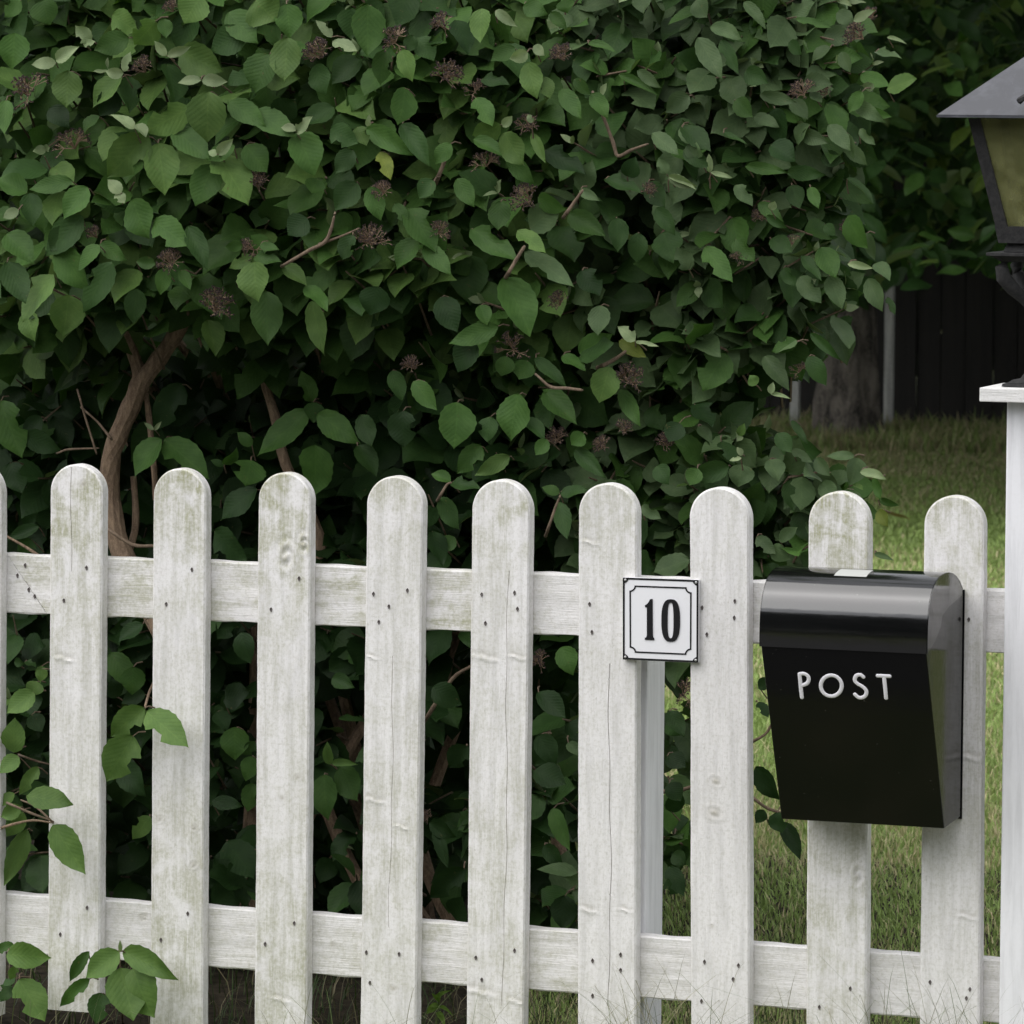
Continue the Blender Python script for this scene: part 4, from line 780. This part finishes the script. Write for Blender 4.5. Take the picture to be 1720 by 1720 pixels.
# dried flower heads: branched stalks with dark knobs
def cyme(seed, berries=False):
    r = random.Random(seed); st_ = MB(); kn = MB()
    for i in range(13):
        a = i*2.4+r.uniform(-.5,.5); e = r.uniform(.15, 1.1+.35*math.sin(seed))
        if r.random() < .12*(seed % 3): continue
        d = np.array((math.cos(a)*math.sin(e), math.sin(a)*math.sin(e), math.cos(e))); p1 = d*.018
        st_.tube([(0,0,0), p1], [.0011, .0008], 4)
        for j in range(6):
            d2 = d+np.array([r.gauss(0,.45) for _ in range(3)]); d2 /= np.linalg.norm(d2); p2 = p1+d2*r.uniform(.011,.018); st_.tube([p1, p2], [.0006, .0005], 3)
            for l in range(2):
                d3 = d2+np.array([r.gauss(0,.6) for _ in range(3)]); d3 /= np.linalg.norm(d3); p3 = p2+d3*.005; st_.tube([p2, p3], [.0006,.0005], 3)
                s_ = .0019; kn.add([p3+np.array(q)*s_ for q in ((1,0,0),(-1,0,0),(0,1,0),(0,-1,0),(0,0,1),(0,0,-1))], [(0,2,4),(2,1,4),(1,3,4),(3,0,4),(2,0,5),(1,2,5),(3,1,5),(0,3,5)])
    n = len(st_.v); me = bpy.data.meshes.new('flower_head'); me.from_pydata(st_.v+kn.v, [], st_.f+[tuple(i+n for i in f) for f in kn.f])
    me.materials.append(M['dead']); me.materials.append(M['bud'])
    mi = np.zeros(len(me.polygons), np.int32); mi[len(st_.f):] = 1; me.polygons.foreach_set('material_index', mi); return me
CY = [cyme(k) for k in range(8)]
FH = [(38,148,75),(535,85,62),(240,112,50),(120,237,66),(362,512,75),(622,400,64),(283,437,52),(158,392,40),(420,412,46),(432,305,50),(742,40,56),(660,62,56),(752,122,64),(880,328,60),(885,207,44),(940,92,54),(802,148,42),(1055,632,64),(692,612,46),(862,578,58),(936,735,48),(1385,152,36),(1345,150,48),(1440,55,60),(1325,405,34),(1428,380,44),(288,12,40),(815,270,50),(935,505,44),(1275,362,36),(640,318,40),(1050,720,42),(1240,430,30),(1090,320,36),(905,1110,50),(1150,1160,52),(1120,740,44),(738,385,42),(1010,745,38),(1460,25,40),(1345,620,34),(715,1370,30)]
for i, (x, y, dpx) in enumerate(FH):
    Y = float(interp2(x, y))-.02+random.uniform(-.01,.03)+(.1 if y > 1000 else 0); p = onY(x, y, Y); o = bpy.data.objects.new('flower_head', CY[(i*5+2) % 8]); COL.objects.link(o); o.parent = shrub
    ax = Vector((random.gauss(0,.35), -.8, .75)).normalized(); s_ = dpx/970/.062
    o.matrix_local = Matrix.Translation(Vector(p)-shrub.location-ax*.018*s_)@ax.to_track_quat('Z', 'Y').to_matrix().to_4x4()@Matrix.Rotation(i*1.3, 4, 'Z')@Matrix.Scale(s_, 4)
# which leaves show: block out fence, post, box
blk = np.zeros((172, 172), bool)
for (l9, l17, wp, top, *_) in PK:
    a, b = max(0, int(l9//10)+1), int((l9+wp)//10); blk[int(top//10)+2:, a:b] = True
blk[97:137, 129:161] = True; blk[68:, 169:] = True; blk[98:110, 105:117] = True
for k in range(172): blk[int(93+k*.035)+1:int(102+k*.043), k] = True; blk[int(150+k*.066)+1:int(160+k*.066), k] = True
blkF = np.zeros((172, 172), bool)
LV_.build(shrub, PH, M['leaf'], 300, blk)
# ------------------------------------------------------------------ background: dark board fence, posts, tree
FY = 17.0
df = empty('board_fence', (-4, FY, 0), 'nearly black wooden board fence across the far end of the lawn', 'fence')
x = -14.
seams = []
while x < 3.5:
    wd = random.uniform(.125, .15); dy = random.uniform(0, .02)
    MB().box((x+.003, FY+dy, 0), (x+wd-.003, FY+dy+.022, 2.05+random.uniform(-.01,.01))).build('plank', M['dark_board'], df, at=(x+wd/2, FY, 0), bevel=0)
    x += wd
for z in (.4, 1.6): MB().box((-14, FY+.045, z), (3.5, FY+.08, z+.1)).build('rail', M['dark_board'], df, at=(-4, FY+.06, z))
for i, (px, yt, wpx, lab) in enumerate(((1337,462,15,'thin grey wooden post left of the tree trunk'),(1494,405,15,'thin grey wooden post right of the tree trunk'))):
    a = onY(px, 715, FY-.5); zt = onY(px, yt, FY-.5)[2]; hw = wpx/345/2
    tag(MB().box((a[0]-hw, FY-.54, -.1), (a[0]+hw, FY-.5, zt)).build('wooden_post', M['grey_wood'], at=(a[0], FY-.52, 0), bevel=.003), lab, 'post', 'thin grey posts before the dark fence')
tb = onY(1424, 748, FY-1.0); tb[2] = 0
tree = empty('tree', tuple(tb), 'dark leafy tree with cracked grey trunk before the far fence', 'tree')
n, mrows = 20, 40; V = []
for j in range(mrows):
    z = -.05+j*.085; r0 = .105+.075*math.exp(-z*2.2)+(.02 if z > 1.5 else 0)
    for k in range(n):
        a = 2*math.pi*k/n; rr = r0*(1+.10*math.sin(a*4+z*1.5)*math.exp(-z)+.07*math.sin(a*7+z*9)+.05*math.sin(a*3-z*14)+random.uniform(-.05,.05))
        V.append((tb[0]+rr*math.cos(a)+.05*z*z*.12, tb[1]+rr*math.sin(a), z))
Fq = [(j*n+k, j*n+(k+1) % n, (j+1)*n+(k+1) % n, (j+1)*n+k) for j in range(mrows-1) for k in range(n)]
link('trunk', mesh_np('trunk', V, np.array(Fq), M['oldbark'], True), tree, at=tuple(tb))
ftop = np.array((tb[0]+.05, tb[1], 3.2))
for i in range(9):
    r = random.Random(i+60); a = i*.7; e = np.array((tb[0]+math.cos(a)*3.2, tb[1]-1+math.sin(a)*3., r.uniform(2.6, 4.8)))
    s0 = np.array((tb[0], tb[1], r.uniform(1.7, 3.0))); MB().tube(curve([s0, s0*.6+e*.4+np.array((0,0,.5)), e], 6), list(np.linspace(.07, .015, 13)), 7).build('branch', M['oldbark'], tree, at=tuple(s0), smooth=True)
TL = Leaves()
CLS['tree'] = (.019,.044,.012); CLS['treed'] = (.013,.031,.009); CLS['treel'] = (.036,.078,.018); CLS['treey'] = (.09,.14,.025)
def tshoot(p, size, n, lo, bright=0):
    ax = np.array((random.gauss(0,1), -.5+random.gauss(0,.6), -.2+random.gauss(0,.3))); ax /= np.linalg.norm(ax); side = np.cross(ax, (0,0,1)); side /= np.linalg.norm(side)
    for k in range(n):
        q = p-ax*.05*k; s_ = side*(1 if k % 2 else -1)
        d = ax*.5+s_*.8+np.array((0, -.1, random.uniform(-.7,-.1)))
        TL.add(q, d, np.array((0,-.4,.8))+np.array([random.gauss(0,.35) for _ in range(3)]), size*random.uniform(.75,1.2), size*random.uniform(.36,.46), random.choice(['tree','tree','treed','treel'] if not bright else ['treel','treel','tree','treey']), lo)
LBX = [1250,1400,1480,1530,1560,1600,1640,1680,1720,1800,1900]; LBY = [430,470,480,440,400,400,440,450,410,430,480]
for (cnt, lo, y0) in ((430, False, 10.5), (420, False, 12.5), (300, True, 15)):
    c = 0
    while c < cnt:
        px = random.uniform(1150, 2050); py = random.uniform(-160, 500); Y = y0+random.uniform(0, 2.2)
        if py > np.interp(px, LBX, LBY)+random.gauss(0, 14)-10: continue
        P = onY(px, py, Y)
        if P[2] < .75: continue
        tshoot(P, .155, 6, lo, (1560 < px < 1700 and 200 < py < 330 and y0 < 12)); c += 1
for _ in range(3800):     # canopy overhead and around, out of the picture
    X, Y, Z = random.uniform(-11, 5), random.uniform(9.5, 20), random.uniform(2.1, 5.2)
    if proj(np.array((X, Y, Z)))[1] > -80: continue
    tshoot(np.array((X, Y, Z)), .30, 6, True)
blk2 = blkF.copy()
for k in range(172): ex = int(np.interp(k*10, EY, EX)//10)-4; blk2[k, :ex] = True
TL.build(tree, PT, M['tleaf'], 300, blk2)
# masses of trees beyond the far fence and across the road
def mass(name, label, cat, x0, x1, y0, y1, z1, n, size, cls, z0=.1):
    P = np.stack([rng.uniform(x0, x1, n), rng.uniform(y0, y1, n), z0+rng.uniform(0, 1, n)**.8*(z1-z0)], 1)
    P[:, 2] *= 1-.25*(.5+.5*np.sin(P[:, 0]*.7+1))*(P[:, 2]/z1)
    a, b = rng.normal(size=(n, 3)), rng.normal(size=(n, 3)); a /= np.linalg.norm(a, axis=1)[:, None]; b = np.cross(a, b); b /= np.linalg.norm(b, axis=1)[:, None]
    a *= size; b *= size*.55
    V = np.stack([P-a, P-b*.9, P+a, P+b], 1).reshape(-1, 3); c = np.repeat(np.concatenate([np.array(cls)*rng.uniform(.6, 1.4, (n, 1)), np.ones((n, 1))], 1), 4, 0)
    o = link(name, mesh_np(name, V, np.arange(4*n).reshape(-1, 4), M['grass'], False, {'col': ('FLOAT_COLOR', c)}))
    tag(o, label, cat, kind='stuff')
mass('woodland', 'dark mass of trees rising behind the far board fence', 'trees', -22, 8, 17.6, 22, 7.5, 30000, .22, (.03,.062,.02))
mass('hedge', 'dark leafy trees along the opposite side of the road', 'trees', -26, 26, -21, -17, 7.0, 30000, .34, (.035,.06,.025))
# ------------------------------------------------------------------ grass
def blades(name, label, P, hgt, wid, cols, bend=.5, seg=2, mat=None, direction=None):
    n = len(P); a = rng.uniform(0, 2*math.pi, n) if direction is None else direction; d = np.stack([np.cos(a), np.sin(a), np.zeros(n)], 1)
    s_ = np.stack([-np.sin(a+rng.normal(0,.5,n)), np.cos(a), np.zeros(n)], 1); H = hgt[:, None]; Bn = (bend*rng.uniform(.2, 1.2, n))[:, None]; Wd = wid[:, None]
    rows = []
    for k in range(seg):
        t = k/seg; c = P+np.array((0,0,1))*H*(t-.25*t*t*Bn)+d*H*Bn*t*t; ww = Wd*(1-t*.7)*.5; rows += [c-s_*ww, c+s_*ww]
    rows.append(P+np.array((0,0,1))*H*(1-.25*Bn-.15*Bn**2)+d*H*Bn)
    V = np.stack(rows, 1); k = V.shape[1]; base = np.arange(n)[:, None]*k
    Q = [base+np.array([[2*j, 2*j+1, 2*j+3, 2*j+2]]) for j in range(seg-1)]; Tt = base+np.array([[2*seg-2, 2*seg-1, 2*seg]])
    C = np.repeat(np.concatenate([cols, np.ones((n, 1))], 1), k, 0)
    me = mesh_np(name, V.reshape(-1, 3), ([np.concatenate(Q)] if Q else [])+[Tt], mat or M['grass'], False, {'col': ('FLOAT_COLOR', C)})
    return tag(link(name, me), label, 'grass', kind='stuff')
def patch(X, Y): return .5+.5*np.tanh(1.2*(np.sin(X*1.7+Y*.6)+np.sin(Y*1.9-X*.8+1)+.6*np.sin(X*5+2*Y)+.5*np.sin(Y*5.3-X*3.1)))
N = 190000
Yg = .1+16.8*rng.uniform(0, 1, N)**1.25
XL = np.array([onZ(1040, 900, 0)[0]]); 
# width of the seen strip at each depth
ya = np.linspace(.1, 17, 30); 
def xat(px, Y):
    d = ray(px, 900); return CC[0]+d[0]*(Y-CC[1])/d[1]
xa, xb = np.array([xat(1060, y) for y in ya]), np.array([xat(1760, y) for y in ya])
Xg = np.interp(Yg, ya, xa-.2)+rng.uniform(0, 1, N)*(np.interp(Yg, ya, xb+.35)-np.interp(Yg, ya, xa-.2))
straw = np.clip(patch(Xg, Yg)*.55+.55*np.exp(-((Yg-2.7)/.7)**2)*(rng.random(N) < .8)*.8+np.clip((Yg-13.2)/1.0, 0, 1)*1.4, 0, 1)
straw = (rng.random(N) < straw*.56).astype(float)[:, None]*rng.uniform(.5, 1, (N, 1))
g0 = np.array((.26,.36,.105))*rng.uniform(.7, 1.35, (N, 1))*np.interp(Yg, [9, 12], [1, .75])[:, None]; s0 = np.array((.58,.49,.30))*rng.uniform(.7, 1.3, (N, 1))*np.interp(Yg, [9, 12], [1, .62])[:, None]  # both dimmed with distance: shade under the far trees put into the colour
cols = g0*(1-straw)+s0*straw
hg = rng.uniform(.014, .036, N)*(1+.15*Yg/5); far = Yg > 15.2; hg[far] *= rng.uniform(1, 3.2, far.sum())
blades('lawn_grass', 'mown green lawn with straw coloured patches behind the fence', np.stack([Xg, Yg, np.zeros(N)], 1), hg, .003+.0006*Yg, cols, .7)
N = 2200   # ground cover below the shrub and along the fence foot
Xg = rng.uniform(-1.2, 1.0, N); Yg = rng.uniform(.07, 1.3, N)
st_ = (rng.random(N) < .35)[:, None]; cols = np.where(st_, np.array((.16,.14,.08)), np.array((.045,.08,.02)))*rng.uniform(.6, 1.3, (N, 1))
blades('ground_cover', 'dark sparse grass growing below the shrub', np.stack([Xg, Yg, np.zeros(N)], 1), rng.uniform(.04, .13, N), np.full(N, .0028), cols, 1.0, 3)
# long thin stalks in front of the fence
P, H, A = [], [], []
for (px, k, h, sp) in ((60,10,.10,60),(150,8,.09,50),(420,10,.09,50),(580,16,.12,50),(700,16,.17,60),(790,8,.12,50),(900,14,.12,60),(1030,22,.20,50),(1110,38,.25,55),(1170,16,.22,50),(1260,10,.2,50),(1340,14,.20,50),(1430,18,.20,60),(1540,38,.26,60),(1620,34,.22,50),(1670,30,.20,30)):
    for _ in range(int(k*1.3)):
        Y = -random.uniform(.02, .22); q = onY(px+random.gauss(0, sp), 1720, Y); P.append((q[0], Y, 0)); H.append(h*random.uniform(.6, 1.25)); A.append(random.gauss(math.pi if random.random() < .55 else 0, .9))
P = np.array(P); n = len(P)
cols = np.where((rng.random(n) < .6)[:, None], np.array((.22,.21,.12)), np.array((.11,.15,.05)))*rng.uniform(.7, 1.2, (n, 1))
H = np.array(H); 
blades('tall_grass', 'thin dry wispy grass stalks in front of the fence foot', P, H+.03, np.full(n, .0016), cols, 1.0, 7, direction=np.array(A))
# weed between pickets, and a fallen leaf on the lawn
wp = onY(735, 1725, .12)
weed = empty('weed', (wp[0], .12, 0), 'small pale green leafy weed between two pickets below the bottom rail', 'plant')
stalk = [(wp[0], .12, 0), (wp[0]-.004, .118, .04), tuple(onY(737, 1690, .115)), tuple(onY(741, 1668, .11))]
MB().tube(stalk, .0012, 5).build('stem', simple('weed_stem', (.14,.2,.05)).m, weed, at=stalk[0])
CLS['weed'] = (.17,.27,.06); V, Fq, LVa = PH[2]
wme = mesh_np('leaf', V, Fq, M['leaf'], True, {'lv': ('FLOAT_VECTOR', LVa), 'col': ('FLOAT_COLOR', np.tile((*CLS['weed'], 1.), (len(V), 1)))})
for (x0, y0, x1, y1, wpx) in ((733,1682,752,1661,13),(737,1688,714,1702,13),(737,1690,722,1689,9),(738,1692,760,1702,9),(735,1700,748,1722,12),(736,1684,728,1668,7)):
    a, b = onY(x0, y0, .115), onY(x1, y1, .095); d = b-a; L = np.linalg.norm(d); d /= L; nn = camdir(a)+np.array((0,0,.6)); nn -= np.dot(nn, d)*d; nn /= np.linalg.norm(nn); wv = np.cross(d, nn)
    o = bpy.data.objects.new('leaf', wme); COL.objects.link(o); o.parent = weed
    o.matrix_local = Matrix([[wv[k]*wpx/970, d[k]*L, nn[k]*L, a[k]-weed.location[k]] for k in range(3)]+[[0,0,0,1]])
fl = onZ(1527, 872, .05); V, Fq, LVa = PH[4]; S = .12
me = mesh_np('fallen_leaf', V*np.array((.6*S, S, S*.6)), Fq, M['leaf'], True, {'lv': ('FLOAT_VECTOR', LVa), 'col': ('FLOAT_COLOR', np.tile((.30,.14,.06,1.), (len(V), 1)))})
o = link('fallen_leaf', me); o.location = fl; o.rotation_euler = (.25, .1, 1.9); tag(o, 'single orange brown dead leaf lying on the lawn', 'leaf')
print('objects', len(bpy.data.objects), 'tris', sum(sum(len(p.vertices)-2 for p in o.data.polygons) for o in bpy.data.objects if o.type == 'MESH' and len(o.data.polygons) < 3000))
